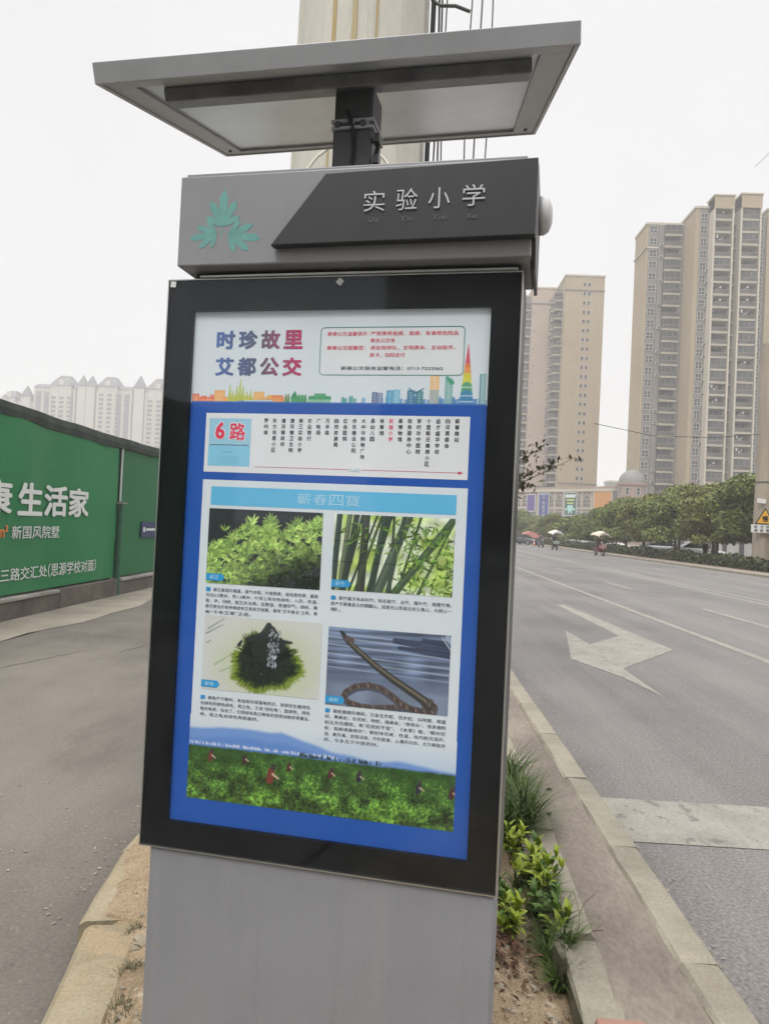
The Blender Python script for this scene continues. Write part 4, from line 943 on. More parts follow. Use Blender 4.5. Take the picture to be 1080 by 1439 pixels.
# clipped hedge: dark core with the inner shade in its colour, leaf faces over it
ny_ = 9000; r = np.random.RandomState(9)
p = np.stack([r.uniform(18.85, 19.95, ny_), 30 + 92 * r.rand(ny_), np.zeros(ny_)], 1)
hh = .62 + .10 * np.sin(p[:, 1] * .7) + .05 * np.sin(p[:, 1] * 2.3); side = r.rand(ny_) < .5
p[:, 2] = np.where(side, .12 + r.rand(ny_) * hh, .12 + hh * (.92 + .16 * r.rand(ny_))); p[:, 0] = np.where(side, 18.82 + .14 * r.rand(ny_), p[:, 0])
nrm = r.normal(size=(ny_, 3)); t = r.normal(size=(ny_, 3)); t /= np.linalg.norm(t, axis=1)[:, None]; b = np.cross(t, nrm); b /= np.linalg.norm(b, axis=1)[:, None]
s = (.10 * (.6 + .8 * r.rand(ny_)))[:, None]
v = np.stack([p - t * s, p + b * s * .6, p + t * s, p - b * s * .6], 1).reshape(-1, 3)
hedge = thing('hedge', 'long low dark clipped hedge along the far kerb of the road', 'hedge', (0, 0, 0))
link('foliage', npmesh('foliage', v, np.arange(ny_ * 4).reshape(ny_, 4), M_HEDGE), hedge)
MB().box(18.95, 19.9, 30, 122, .10, .62).build('dark_core', M_DARKTWIG, hedge)

# far octagonal pole with its warning sign
M_YEL = mat('yellow sign face', (.68, .36, .03), .5); M_BLK = mat('black sign print', (.02, .02, .02), .5); M_WSIGN = mat('white sign plate', (.62, .62, .60), .5)
M_POLE2 = mat('weathered tan concrete', (.33, .285, .225), .9, (.25, .215, .17), scale=1.2, detail=8, stretch=(1, 1, .2))
fp = thing('concrete_pole', 'pale faceted concrete pole carrying the yellow warning sign beyond the hedge', 'pole', (20.75, 46.3, 0))
mb = MB(); mb.lathe([(.52, 0), (.44, 6), (.37, 13.5), (0, 13.5)], 12); mb.build('shaft', M_POLE2, fp)
for z in (5.2,): MB().lathe([(.468, 0), (.475, .0), (.475, .09), (.468, .09)], 12, (0, 0, z)).build('steel_band', M_WIRE, fp)
sg = thing('warning_sign', 'yellow triangular slow warning sign above a white plate on the far pole', 'road sign', (20.62, 45.62, 2.75), -.0)
mb = MB(); T_ = [(-.58, 0, 0), (.58, 0, 0), (0, 0, .98)]; mb.prism(T_, (0, .03, 0)); mb.build('triangle_border', M_BLK, sg)
mb = MB(); mb.prism([(-.47, -.003, .06), (.47, -.003, .06), (0, -.003, .86)], (0, .002, 0)); mb.build('triangle_face', M_YEL, sg)
def sgtext(body, x0, x1, z0, z1, n_, m, bold, name):
    v, f = glyphs(body, bold); x, z, _ = fit(v, x0, x1, z0, z1); mb = MB(); mb.add([(a, n_, b) for a, b in zip(x, z)], f); return mb.build(name, m, sg)
sgtext('慢', -.18, .18, .14, .50, -.006, M_BLK, .03, 'sign_character')
MB().box(-.78, .78, 0, .03, -.50, -.03).build('word_plate', M_WSIGN, sg)
for i, ch in enumerate('前方学校'): sgtext(ch, -.62 + i * .34, -.42 + i * .34, -.245, -.075, -.004, M_BLK, .02, 'sign_character')
for i, ch in enumerate('减速慢行'): sgtext(ch, -.62 + i * .34, -.42 + i * .34, -.455, -.285, -.004, M_BLK, .02, 'sign_character')
MB().box(-.08, .08, .03, .30, -.3, .5).build('bracket', M_WIRE, sg)
o = MB().box(-.25, .25, -.02, .02, -.13, .13).build('number_plate_board', M_WSIGN); o.location = (20.42, 45.72, 4.12); o.rotation_euler = (0, .12, .1)
tag(o, 'small blank white board tilted on the far pole above the warning sign', 'board')

# overhead cables
for pts, lab in (([(10.6, 46, 8.3), (14, 46, 7.72), (17.5, 46.1, 7.75), (20.4, 46.2, 8.1), (30, 46.4, 10)], 'sagging cable crossing in front of the tall tower to the far pole'),
                 ([(26.2, 62, 31.8), (27.9, 62, 33.6), (29, 62, 34.9), (33, 62, 40)], 'thin cable slanting up across the sky above the tall tower')):
    P = [Vector(a) for a in pts]; out = []
    for i in range(len(P) - 1):
        for t in np.linspace(0, 1, 6)[:-1]: out.append(P[i].lerp(P[i + 1], t))
    out.append(P[-1]); o = MB().tube(out, .018, 6).build('overhead_cable', M_RUBBER, smooth=True); tag(o, lab, 'cable')

# low shop row behind the trees
M_SHOP = mat('grey shopfront', (.15, .145, .15), .7, (.11, .105, .11), scale=1); M_SHUT = mat('white roller shutter', (.52, .53, .51), .5, (.45, .46, .44), scale=2); M_PURP = mat('dull purple wall', (.10, .085, .10), .8)
shop = thing('shop_row', 'low grey shop row with white shutters behind the trees and hedge', 'shop building', (34, 40, 0))
MB().box(0, 8, -8, 70, .0, 4.6).build('wall', M_PURP, shop)
MB().box(-.5, 0, -8, 70, 3.2, 3.5).build('canopy_slab', M_SHOP, shop)
sm = MB().box(-.05, .02, -1.5, 1.5, 0.2, 2.9).mesh('roller_shutter', M_SHUT)
for i in range(17): link('roller_shutter', sm, shop, (0, -5 + i * 4.3, 0))

# ================================================================== apartment towers
M_TAN = mat('tan wall coating', (.345, .275, .18), .85, (.315, .245, .155), scale=.06, detail=5, fine=.05, fscale=1.2, blotch=[(.5, (.27, .21, .135), .55, .75, (1, 1, .04), .55)])
M_TANP = mat('pinkish tan coating', (.40, .31, .24), .85, (.36, .28, .22), scale=.06, detail=5)
M_PALE = mat('pale trim', (.47, .42, .34), .8, (.42, .38, .31), scale=.3)
M_GREYW = mat('grey recess coating', (.20, .18, .16), .85, (.16, .145, .13), scale=.2)
M_BROWN = mat('brown recess coating', (.20, .13, .095), .85, (.16, .11, .08), scale=.2)
M_WGL = mat('window glass dark', (.02, .023, .027), .3, (.075, .078, .08), scale=.35, spec=.3)
M_WFR = mat('window frame', (.46, .45, .43), .6)
M_CLUT_SHADE = mat('balcony clutter and shade', (.06, .054, .05), .9, (.016, .016, .018), scale=.9, detail=4, contrast=(.42, .58))  # near-black tone puts the balcony recess shade into the colour
M_RAILG = mat('balcony glass rail', (.105, .088, .07), .6, (.05, .045, .04), scale=.4)

def window_mesh(w_, h_, nx=2, nz=2, d=.10):
    """facing -y: frame bars proud of the panes, set on the wall face y = 0"""
    mb = MB(); f = .09
    mb.box(-w_ / 2, w_ / 2, -.03, .05, 0, h_, 1)
    mb.box(-w_ / 2, w_ / 2, -d, -.031, h_ - f, h_); mb.box(-w_ / 2, w_ / 2, -d, -.031, 0, f)
    for i in range(nx + 1):
        x = -w_ / 2 + f / 2 + (w_ - f) * i / nx; mb.box(x - f / 2, x + f / 2, -d, -.031, f + .001, h_ - f - .001)
    for j in range(1, nz):
        z = h_ * (.45 + .25 * (j - 1)); mb.box(-w_ / 2 + f, w_ / 2 - f, -d + .02, -.031, z - .04, z + .04)
    return mb.mesh('window', [M_WFR, M_WGL])
M_BAR = mat('balcony bars', (.22, .205, .19), .6)
def balcony_mesh(w_, d_, fh, seed, closed=False):
    """slab, rail and side piers of one storey; the back wall is coloured dark as recess shade, with clutter before it"""
    q = random.Random(seed); mb = MB()
    mb.box(-w_ / 2, w_ / 2, -d_, 0, -.12, .12)                                            # slab
    mb.box(-w_ / 2, w_ / 2, -d_ - .06, -d_ + .02, .121, .30)                              # kerb
    mb.box(-w_ / 2 + .05, w_ / 2 - .05, -d_ - .02, -d_ + .02, .301, 1.15, 3)               # rail panel
    mb.box(-w_ / 2, w_ / 2, -d_ - .05, -d_ + .03, 1.151, 1.24, 1)
    mb.box(-w_ / 2, w_ / 2, -.06, -.02, .121, fh - .121, 2)                                # back wall with doors, recess shade in its colour
    n_ = 3
    for i in range(n_ + 1):
        x = -w_ / 2 + .06 + (w_ - .12) * i / n_; mb.box(x - .05, x + .05, -.12, -.061, .121, fh - .13, 1)
    for i in range(5):                                                                    # washing, boxes, air units
        x = q.uniform(-w_ / 2 + .4, w_ / 2 - .4); z = q.uniform(.9, fh - .8); s_ = q.uniform(.2, .5)
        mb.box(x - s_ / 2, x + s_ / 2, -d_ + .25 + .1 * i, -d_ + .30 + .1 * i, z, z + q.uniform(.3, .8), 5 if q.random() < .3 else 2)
    if closed:
        mb.box(-w_ / 2 + .06, w_ / 2 - .06, -d_ + .05, -d_ + .08, 1.241, fh - .3, 4)
        for i in range(4): x = -w_ / 2 + .1 + (w_ - .2) * i / 3; mb.box(x - .04, x + .04, -d_ + .0, -d_ + .049, 1.241, fh - .3, 1)
    return mb.mesh('balcony', [M_PALE, M_BAR, M_CLUT_SHADE, M_RAILG, M_WGL, M_WFR])
FH = 2.85
tw = thing('apartment_tower', 'tallest tan apartment tower with stepped front and stacked balconies above the trees', 'apartment tower', (0, 0, 0))
def bl(name, m, x0, x1, y0, y1, z0, z1, p, bevel=0): return MB().box(x0, x1, y0, y1, z0, z1).build(name, m, p, bevel=bevel)
bl('wall', M_TAN, 53.5, 62.2, 186, 195.5, 0, 77.3, tw)
bl('wall', M_TAN, 62.2, 66.0, 178, 204.2, 0, 78.2, tw)
bl('wall', M_GREYW, 66.0, 78.5, 178.6, 204.1, 0, 76.8, tw)
bl('wall', M_TAN, 78.5, 82.3, 178, 204.2, 0, 78.2, tw)
bl('wall', M_TAN, 82.3, 96, 186, 204, 0, 77.3, tw)
for x0, x1, y0, y1, z in ((53.3, 62.1, 185.8, 195.7, 77.3), (62.0, 66.2, 177.8, 204.4, 78.2), (78.3, 82.5, 177.8, 204.4, 78.2), (82.6, 96.2, 185.8, 204.2, 77.3)):
    bl('parapet', M_PALE, x0, x1, y0, y1, z + .002, z + .55, tw); 
bl('cornice', M_PALE, 53.25, 62.15, 185.7, 186, 71.5, 71.9, tw); bl('cornice', M_PALE, 53.2, 53.5, 185.7, 195.5, 71.5, 71.9, tw)
bl('wall_panel', M_GREYW, 53.95, 56.29, 185.96, 186, 0, 77.2, tw); bl('wall_panel', M_GREYW, 63.15, 65.19, 177.96, 178, 0, 78.1, tw)
bl('recess_wall', M_GREYW, 60.9, 62.19, 185.4, 186, 0, 77, tw)
bl('pilaster', M_GREYW, 56.3, 57.4, 185.55, 186, 0, 77.2, tw)
for x0, x1 in ((65.2, 65.55), (69.35, 69.7), (71.2, 71.55), (75.5, 75.85)): bl('pilaster', M_PALE, x0, x1, 174.9, 178.6, 0, 79.6 if x1 < 70 else 80.1, tw)
bl('bay_head', M_TAN, 65.2, 69.7, 174.8, 179, 77.0, 79.9, tw); bl('bay_head', M_TAN, 71.2, 75.85, 174.8, 179, 77.4, 80.4, tw)
bl('bay_coping', M_PALE, 65.0, 69.9, 174.6, 179.2, 79.902, 80.2, tw); bl('bay_coping', M_PALE, 71.0, 76.05, 174.6, 179.2, 80.402, 80.7, tw)
bl('recess_wall', M_BROWN, 69.7, 71.2, 178.3, 178.6, 0, 76.8, tw)
wA = window_mesh(1.8, 1.75); wC = window_mesh(1.5, 1.8); wS = window_mesh(.55, .9, 1, 1)
bB = [balcony_mesh(4.0, 1.1, FH, s_, s_ % 2) for s_ in range(4)]; bD = [balcony_mesh(3.8, 3.4, FH, 10 + s_, s_ % 2) for s_ in range(5)]
lg = MB().box(-.75, .75, -1.2, 0, -.1, .1).mesh('recess_ledge', M_PALE)
for k in range(27):
    z = .4 + k * FH
    if z > 75.5: continue
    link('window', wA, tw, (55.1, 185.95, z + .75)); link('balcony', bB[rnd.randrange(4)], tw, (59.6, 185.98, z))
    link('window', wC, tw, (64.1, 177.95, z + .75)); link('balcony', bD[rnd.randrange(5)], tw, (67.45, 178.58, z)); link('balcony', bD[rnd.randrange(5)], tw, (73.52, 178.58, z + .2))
    link('recess_ledge', lg, tw, (70.45, 178.29, z))
    link('window', wC, tw, (77.2, 178.59, z + .75)); link('window', wC, tw, (80.4, 177.99, z + .75))
    if k % 2: link('window', wS, tw, (53.51, 191, z + 1), (0, 0, -PI / 2))
mbac = MB(); mbac.box(-.42, .42, -.45, -.05, 0, .6); mbac.box(-.3, .3, -.47, -.451, .08, .52, 1); acm = mbac.mesh('air_conditioner', [M_WFR, M_CLUT_SHADE])
for k in range(27):
    if k * FH < 74 and rnd.random() < .7: link('air_conditioner', acm, tw, (56.9, 185.54, .6 + k * FH))
    if k * FH < 74 and rnd.random() < .6: link('air_conditioner', acm, tw, (65.05, 177.99, .7 + k * FH))

tw2 = thing('apartment_tower', 'tan apartment tower with blank end wall and paired small windows above the arcade', 'apartment tower', (0, 0, 0))
bl('wall', M_TAN, 43.4, 55.1, 233, 262, 0, 80.0, tw2); bl('wall', M_TANP, 35.6, 43.4, 246, 262.2, 0, 80.0, tw2); bl('wall', M_GREYW, 33.4, 35.6, 250, 262, 0, 78.5, tw2)
bl('recess_wall', M_GREYW, 41.9, 43.39, 238, 246, 0, 77.5, tw2)
for x0, x1, y0, y1, z in ((43.2, 55.3, 232.8, 262.2, 80), (35.4, 43.15, 245.8, 262.4, 80), (33.3, 35.35, 249.8, 262.2, 78.5)): bl('parapet', M_PALE, x0, x1, y0, y1, z + .002, z + .5, tw2)
for z in (75.6, 17.0): bl('cornice', M_GREYW, 43.2, 55.2, 232.8, 233, z, z + .35, tw2); bl('cornice', M_GREYW, 35.5, 43.1, 245.8, 246, z - .6, z - .25, tw2)
wP = window_mesh(.95, 1.25, 1, 1); bS = [balcony_mesh(2.8, 1.5, 2.8, 30 + s_, s_ % 2) for s_ in range(4)]; bT = [balcony_mesh(3.0, 1.6, 2.8, 40 + s_, s_ % 2) for s_ in range(4)]
for k in range(28):
    z = .6 + k * 2.8
    link('window', wP, tw2, (49.15, 232.99, z + .7)); link('window', wP, tw2, (50.55, 232.99, z + .7))
    if z < 75:
        link('balcony', bS[rnd.randrange(4)], tw2, (42.4, 237.98, z)); link('balcony', bT[rnd.randrange(4)], tw2, (41.88, 240.3, z), (0, 0, -PI / 2)); link('balcony', bT[rnd.randrange(4)], tw2, (34.5, 249.98, z)); link('balcony', bT[rnd.randrange(4)], tw2, (33.38, 253, z), (0, 0, -PI / 2))
        if k % 2: link('window', wS, tw2, (36.3, 245.99, z + .8))

# arcade building with arched windows, banners and a corner dome
M_PINK = mat('pinkish arcade wall', (.29, .21, .17), .85, (.25, .185, .15), scale=.15); M_DOME = mat('grey dome sheet', (.20, .195, .19), .6, (.16, .155, .15), scale=.4)
arc = thing('arcade_building', 'low pinkish arcade building with arched windows', 'shopping arcade', (29, 240, 0), math.atan2(-32, 25))
LA = 40.6
MB().box(0, LA, 0, 9, 0, 13.9).build('wall', M_PINK, arc); MB().box(-.4, LA + .2, -.5, 9.2, 13.902, 14.6).build('cornice', M_PALE, arc); MB().box(-.2, LA, -.25, 0, 9.0, 9.4).build('string_course', M_PALE, arc)
MB().box(0, LA, .3, 8.8, 14.602, 15.3).build('parapet', M_PINK, arc)
def arch_mesh(w_, h_):
    mb = MB(); a_ = [(w_ / 2 * math.cos(t), h_ - w_ / 2 + w_ / 2 * math.sin(t)) for t in np.linspace(0, PI, 11)]
    pts = [(-w_ / 2, 0), (w_ / 2, 0)] + a_; mb.prism([(x, -.04, z) for x, z in pts], (0, .08, 0), 1)
    o_ = [(x * 1.14, z if z == 0 else (h_ - w_ / 2) + (z - h_ + w_ / 2) * 1.14) for x, z in pts]
    for i in range(1, len(pts) - 1):
        mb.prism([(pts[i][0], -.22, pts[i][1]), (o_[i][0], -.22, o_[i][1]), (o_[i + 1][0], -.22, o_[i + 1][1]), (pts[i + 1][0], -.22, pts[i + 1][1])], (0, .175, 0), 0)
    for x in (-w_ / 6, w_ / 6): mb.box(x - .06, x + .06, -.12, -.041, 0, h_ * .9)
    for z in (h_ * .3, h_ * .62): mb.box(-w_ / 2, w_ / 2, -.10, -.041, z - .06, z + .06)
    return mb.mesh('arched_window', [M_PALE, M_WGL])
am = arch_mesh(2.2, 3.2); wl = window_mesh(2.2, 1.9, 3, 2)
for i in range(12): link('arched_window', am, arc, (1.9 + i * 3.3, 0, 9.7)); link('window', wl, arc, (1.9 + i * 3.3, 0, 6.4)); link('window', wl, arc, (1.9 + i * 3.3, 0, 3.2))
for i in range(11): MB().box(3.4 + i * 3.3, 3.7 + i * 3.3, -.18, -.001, 0, 13.9).build('pilaster', M_PALE, arc)
# dome pavilion
dp = thing('domed_pavilion', 'round pavilion with grey sheet dome rising between the arcade and the tallest tower', 'pavilion', (49.3, 175, 0))
MB().lathe([(3.0, 0), (3.0, 13.4), (3.3, 13.4), (3.3, 14.0), (0, 14.0)], 20).build('drum', M_PINK, dp)
mb = MB(); mb.lathe([(2.95 * math.cos(t), 14.01 + 2.9 * math.sin(t)) for t in np.linspace(0.0, PI / 2 - .05, 9)] + [(.14, 17.3), (.0, 18.0)], 20); mb.build('dome', M_DOME, dp, smooth=True)
aw = window_mesh(.9, 1.6, 1, 2)
for k in range(8): link('window', aw, dp, (3.0 * math.sin(k * PI / 4 + .2), -3.0 * math.cos(k * PI / 4 + .2), 11.2), (0, 0, k * PI / 4 + .2))
MB().box(LA + .01, LA + 9, 3, 12, 0, 14.2).build('wall', M_PINK, arc)
def banner(t, w_, z0, z1, col, lab, marks):
    x = 29 + 25 * t; y = 240 - 32 * t; b = thing('banner', lab, 'banner', (x + .788 * -.32, y - .616 * .32, 0), math.atan2(-32, 25))
    MB().box(-w_ / 2, w_ / 2, -.06, .06, z0, z1).build('banner_frame', M_WFR, b); MB().box(-w_ / 2 + .28, w_ / 2 - .28, -.08, -.061, z0 + .28, z1 - .28).build('banner_face', mat('banner ink', col, .6), b)
    for m, bx in marks:
        MB().box(bx[0], bx[1], -.09, -.081, bx[2], bx[3]).build('printed_mark', m, b)
    return b
M_WM = mat('white banner print', (.6, .62, .62), .6); M_YM = mat('yellow banner print', (.5, .55, .12), .6); M_CY = mat('pale cyan print', (.35, .6, .58), .6)
banner(.270, 3.6, 8.0, 13.3, (.06, .035, .22), 'plain purple banner, first on the arcade wall from the kiosk', [])
b = banner(.395, 4.2, 6.3, 13.7, (.015, .03, .20), 'blue banner with a column of white characters on the arcade wall', [(M_WM, (-1.2, 1.2, 13.0, 13.15))])
def btext(b, body, x0, x1, z0, z1, m, bold=.03):
    v, f = glyphs(body, bold); x, z, _ = fit(v, x0, x1, z0, z1); mb = MB(); mb.add([(a, -.10, c_) for a, c_ in zip(x, z)], f); mb.build('banner_character', m, b)
for i, ch in enumerate('卡智能牙科'): btext(b, ch, -.55, .55, 11.6 - i * 1.18 - (.25 if i else 0), 12.6 - i * 1.18 - (.25 if i else 0), M_WM)
b = banner(.641, 4.7, 7.0, 13.8, (.008, .07, .05), 'dark green banner with a pale tooth shape on the arcade wall', [(M_WM, (-1.8, 1.8, 12.2, 13.1)), (M_YM, (-1.4, 1.4, 11.3, 11.75)), (M_YM, (-1.2, 1.2, 10.4, 10.8))])
mb = MB(); pts = [(-1.0, 9.9), (-.5, 10.1), (0, 9.9), (.5, 10.1), (1.0, 9.9), (1.05, 9.2), (.75, 8.4), (.6, 7.6), (.3, 7.6), (.12, 8.4), (-.12, 8.4), (-.3, 7.6), (-.6, 7.6), (-.75, 8.4), (-1.05, 9.2)]
mb.prism([(x, -.10, z) for x, z in pts], (0, .018, 0)); mb.build('tooth_shape', M_CY, b)
for x in (-1.45, 1.45): mb = MB(); mb.prism([(x + .35 * math.cos(t), -.10, 8.9 + .4 * math.sin(t)) for t in np.linspace(0, 2 * PI, 9)[:-1]], (0, .018, 0)); mb.build('printed_mark', M_CY, b)
banner(.915, 6.2, 6.5, 14.1, (.50, .21, .035), 'large plain orange banner at the tree end of the arcade wall', [])
for x, y, w_, d_, h_ in ((101, 400, 7, 10, 30), (109, 410, 8, 10, 28), (82, 420, 14, 12, 24), (55, 430, 16, 12, 22)):
    o = thing('distant_block', 'small hazy grey block far behind the arcade and dome', 'building', (x, y, 0), 0, 'hazy low blocks far behind the arcade')
    MB().box(0, w_, 0, d_, 0, h_).build('wall', M_GREYW, o); MB().box(-.3, w_ + .3, -.3, d_ + .3, h_ + .002, h_ + .8).build('parapet', M_PALE, o)

# ================================================================== castle-roofed towers far to the left
M_CREAM = mat('cream wall', (.42, .38, .33), .85, (.37, .34, .30), scale=.04); M_SLATE = mat('slate mansard', (.12, .115, .12), .7, (.09, .088, .092), scale=.2); M_CGREY = mat('recess shade grey', (.15, .142, .14), .8)
def pyramid(mb, x0, x1, y0, y1, z0, z1, tx, ty, mi=0):
    cx, cy_ = (x0 + x1) / 2, (y0 + y1) / 2; hx, hy = (x1 - x0) / 2, (y1 - y0) / 2
    vs = [(x0, y0, z0), (x1, y0, z0), (x1, y1, z0), (x0, y1, z0)] + [(cx + sx * hx * tx, cy_ + sy * hy * ty, z1) for sx, sy in ((-1, -1), (1, -1), (1, 1), (-1, 1))]
    mb.add(vs, [(3, 2, 1, 0), (4, 5, 6, 7), (0, 1, 5, 4), (1, 2, 6, 5), (2, 3, 7, 6), (3, 0, 4, 7)], mi)
cbw = window_mesh(3.0, 1.9, 3, 1, .25)
def castle(x, y, w_, eave, peak, man, spires, lab, rz):
    """man: (x0, x1) of the mansard; spires: list of (x, width, top)"""
    t = thing('castle_tower', lab, 'apartment tower', (x, y, 0), rz)
    MB().box(0, w_, 0, 16, 0, eave).build('wall', M_CREAM, t)
    mb = MB(); pyramid(mb, -.6, w_ + .6, -.6, 16.6, eave + .01, eave + (peak - eave) * .30, .9, .5); mb.build('low_roof', M_SLATE, t)
    if man:
        a, b = man; MB().box(a, b, -1.6, -.01, 0, eave + 1.5).build('bay_wall', M_CREAM, t)
        mb = MB(); pyramid(mb, a - 1.2, b + 1.2, -2.4, 14, eave + 1.51, peak, .40, .35); mb.build('mansard_roof', M_SLATE, t)
        MB().box((a + b) / 2 - 1.6, (a + b) / 2 + 1.6, -2.3, -1.0, eave + 1.6, eave + 5).build('dormer', M_CREAM, t)
    for sx_, sw, top_ in spires:
        MB().box(sx_ - sw / 2, sx_ + sw / 2, -2.2, 3, 0, eave + 2.5).build('turret', M_CREAM, t)
        mb = MB(); pyramid(mb, sx_ - sw / 2 - .5, sx_ + sw / 2 + .5, -2.7, 3.5, eave + 2.51, top_, .04, .04); mb.build('spire', M_SLATE, t)
    n_ = int(w_ // 5.2)
    for i in range(n_ + 1):
        xx = .6 + i * (w_ - 1.2) / n_; MB().box(xx - .45, xx + .45, -2.0 if man and man[0] <= xx <= man[1] else -.5, -.012, 0, eave - .5).build('pier', M_PALE, t)
    for i in range(n_):
        if i % 2 == 0 or w_ > 20: MB().box(.6 + (i + .2) * (w_ - 1.2) / n_, .6 + (i + .8) * (w_ - 1.2) / n_, -.2, -.011, 0, eave - 3).build('recess_shade', M_CGREY, t)  # dark strips between piers, the shade of a recess painted as colour
        for k in range(10, int(eave // 3) - 1):
            xx = .6 + (i + .5) * (w_ - 1.2) / n_; yy = -1.6 if man and man[0] - 1.4 < xx < man[1] + 1.4 else -.2
            link('window', cbw, t, (xx, yy, k * 3 + .6))
    return t
def lx(d, y): return d * y
castle(-280, 500, 26, 74, 80.5, (7, 14.5), [(22, 6, 84)], 'lowest hazy castle-roofed tower above the hoarding with one thin spire', 0)
castle(-253.5, 500, 28, 83.5, 92, (12.5, 25.5), [], 'hazy castle-roofed tower with wide mansard before the twin spires', 0)
castle(-225.2, 502, 14, 83, 90, None, [(3.5, 5.5, 93), (9.5, 5.8, 93)], 'hazy tower with twin pointed spires between two mansard roofs', 0)
castle(-211, 500, 23.4, 84, 92.5, (1.5, 13.5), [], 'hazy castle-roofed tower with mansard just after the twin spires', 0)
castle(-187.3, 502, 8.6, 83, 90, None, [(4.1, 6.8, 94)], 'hazy narrow tower with a single pointed spire', 0)
castle(-178.4, 500, 30, 83.5, 92.5, (2, 15), [], 'hazy castle-roofed tower cut off by the kiosk edge', 0)
# ================================================================== the street behind the viewer, mirrored in the case glass
M_BACKW = mat('grey brown block wall', (.16, .14, .125), .85, (.13, .115, .105), scale=.1)
for x, y, w_, d_, h_, lab in ((-20, -64, 17, 14, 62, 'grey brown apartment block standing behind the viewer across the side road'), (-40, -90, 14, 14, 36, 'lower grey brown block behind the viewer beside the tall one')):
    t = thing('apartment_block', lab, 'apartment block', (x, y, 0), .1)
    MB().box(0, w_, -d_, 0, 0, h_).build('wall', M_BACKW, t)
    MB().box(-.4, w_ + .4, -d_ - .4, .4, h_ + .002, h_ + 1).build('parapet', M_PALE, t)
    wm = window_mesh(2.0, 1.7)
    for k in range(int(h_ // 3)):
        for i in range(int(w_ // 4)): link('window', wm, t, (2.2 + i * 4, .01, 1 + k * 3), (0, 0, PI))
for x, y, k, s_ in ((-7.5, -22, 0, 1.0), (-8.5, -30, 1, 1.2), (4, -34, 3, 1.3), (-2, -44, 0, 1.35)):
    t = thing('street_tree', 'leafy street tree behind the viewer, mirrored low in the case glass', 'tree', (x, y, 0), x, 'street trees behind the viewer'); t.scale = (s_,) * 3; link('crown', TM[k][0], t); link('trunk', TM[k][1], t)
# ================================================================== people, scooters, cars
M_TYRE = mat('tyre rubber', (.02, .02, .02), .85); M_RIM = mat('wheel rim', (.35, .35, .36), .35, metal=.8)
M_SKIN = mat('skin', (.42, .26, .19), .6); M_HAIR = mat('black hair', (.015, .013, .012), .6)
def figure(name, J, E_, root, m):
    """one continuous body grown round a skeleton; J: joint -> (position, radius)"""
    keys = list(J); me = bpy.data.meshes.new(name); me.from_pydata([J[k][0] for k in keys], [(keys.index(a), keys.index(b)) for a, b in E_], [])
    o = bpy.data.objects.new(name, me); COL.objects.link(o)
    sk = o.modifiers.new('skin', 'SKIN'); sk.use_smooth_shade = True
    for i, k in enumerate(keys):
        v = me.skin_vertices[0].data[i]; v.radius = (J[k][1], J[k][1]); v.use_root = k == root
    sd = o.modifiers.new('sub', 'SUBSURF'); sd.levels = 1; sd.render_levels = 1
    dg = bpy.context.evaluated_depsgraph_get(); dg.update(); out = bpy.data.meshes.new_from_object(o.evaluated_get(dg))
    bpy.data.objects.remove(o); out.name = name; out.materials.clear()
    for q in (m if isinstance(m, list) else [m]): out.materials.append(q)
    out.polygons.foreach_set('use_smooth', [True] * len(out.polygons)); return out
def paint_skin(me, test):
    me.polygons.foreach_set('material_index', [test(p.center) for p in me.polygons])
SEAT_J = {'pelvis': ((0, .12, .80), .15), 'waist': ((0, .10, .98), .14), 'chest': ((0, .07, 1.20), .17), 'neck': ((0, .05, 1.38), .06), 'head': ((0, .03, 1.50), .095), 'crown': ((0, .03, 1.60), .085)}
SEAT_E = [('pelvis', 'waist'), ('waist', 'chest'), ('chest', 'neck'), ('neck', 'head'), ('head', 'crown')]
for s_, n_ in ((-1, 'l'), (1, 'r')):
    SEAT_J.update({'hip' + n_: ((s_ * .11, .08, .78), .10), 'knee' + n_: ((s_ * .15, -.34, .74), .075), 'ank' + n_: ((s_ * .12, -.30, .36), .05), 'toe' + n_: ((s_ * .12, -.46, .31), .04),
                   'sho' + n_: ((s_ * .20, .07, 1.30), .07), 'elb' + n_: ((s_ * .30, -.10, 1.08), .05), 'wri' + n_: ((s_ * .30, -.38, 1.02), .036), 'han' + n_: ((s_ * .29, -.46, 1.02), .035)})
    SEAT_E += [('pelvis', 'hip' + n_), ('hip' + n_, 'knee' + n_), ('knee' + n_, 'ank' + n_), ('ank' + n_, 'toe' + n_), ('chest', 'sho' + n_), ('sho' + n_, 'elb' + n_), ('elb' + n_, 'wri' + n_), ('wri' + n_, 'han' + n_)]
def rider(x, y, rz, top, legs, lab, helmet):
    me = figure('person', SEAT_J, SEAT_E, 'pelvis', [top, legs, M_SKIN])
    paint_skin(me, lambda c: 2 if (c.z > 1.37 or (c.y < -.40 and c.z > .9)) else (1 if c.z < .86 else 0))
    o = link('person', me, None, (x, y, 0), (0, 0, rz)); tag(o, lab, 'person')
    hm = MB(); hm.lathe([(.125 * math.cos(t), .13 * math.sin(t)) for t in np.linspace(-.1, PI / 2, 7)], 12, (0, .035, 1.555)); hm.build('helmet' if helmet else 'hair', helmet or M_HAIR, o, smooth=True); return o
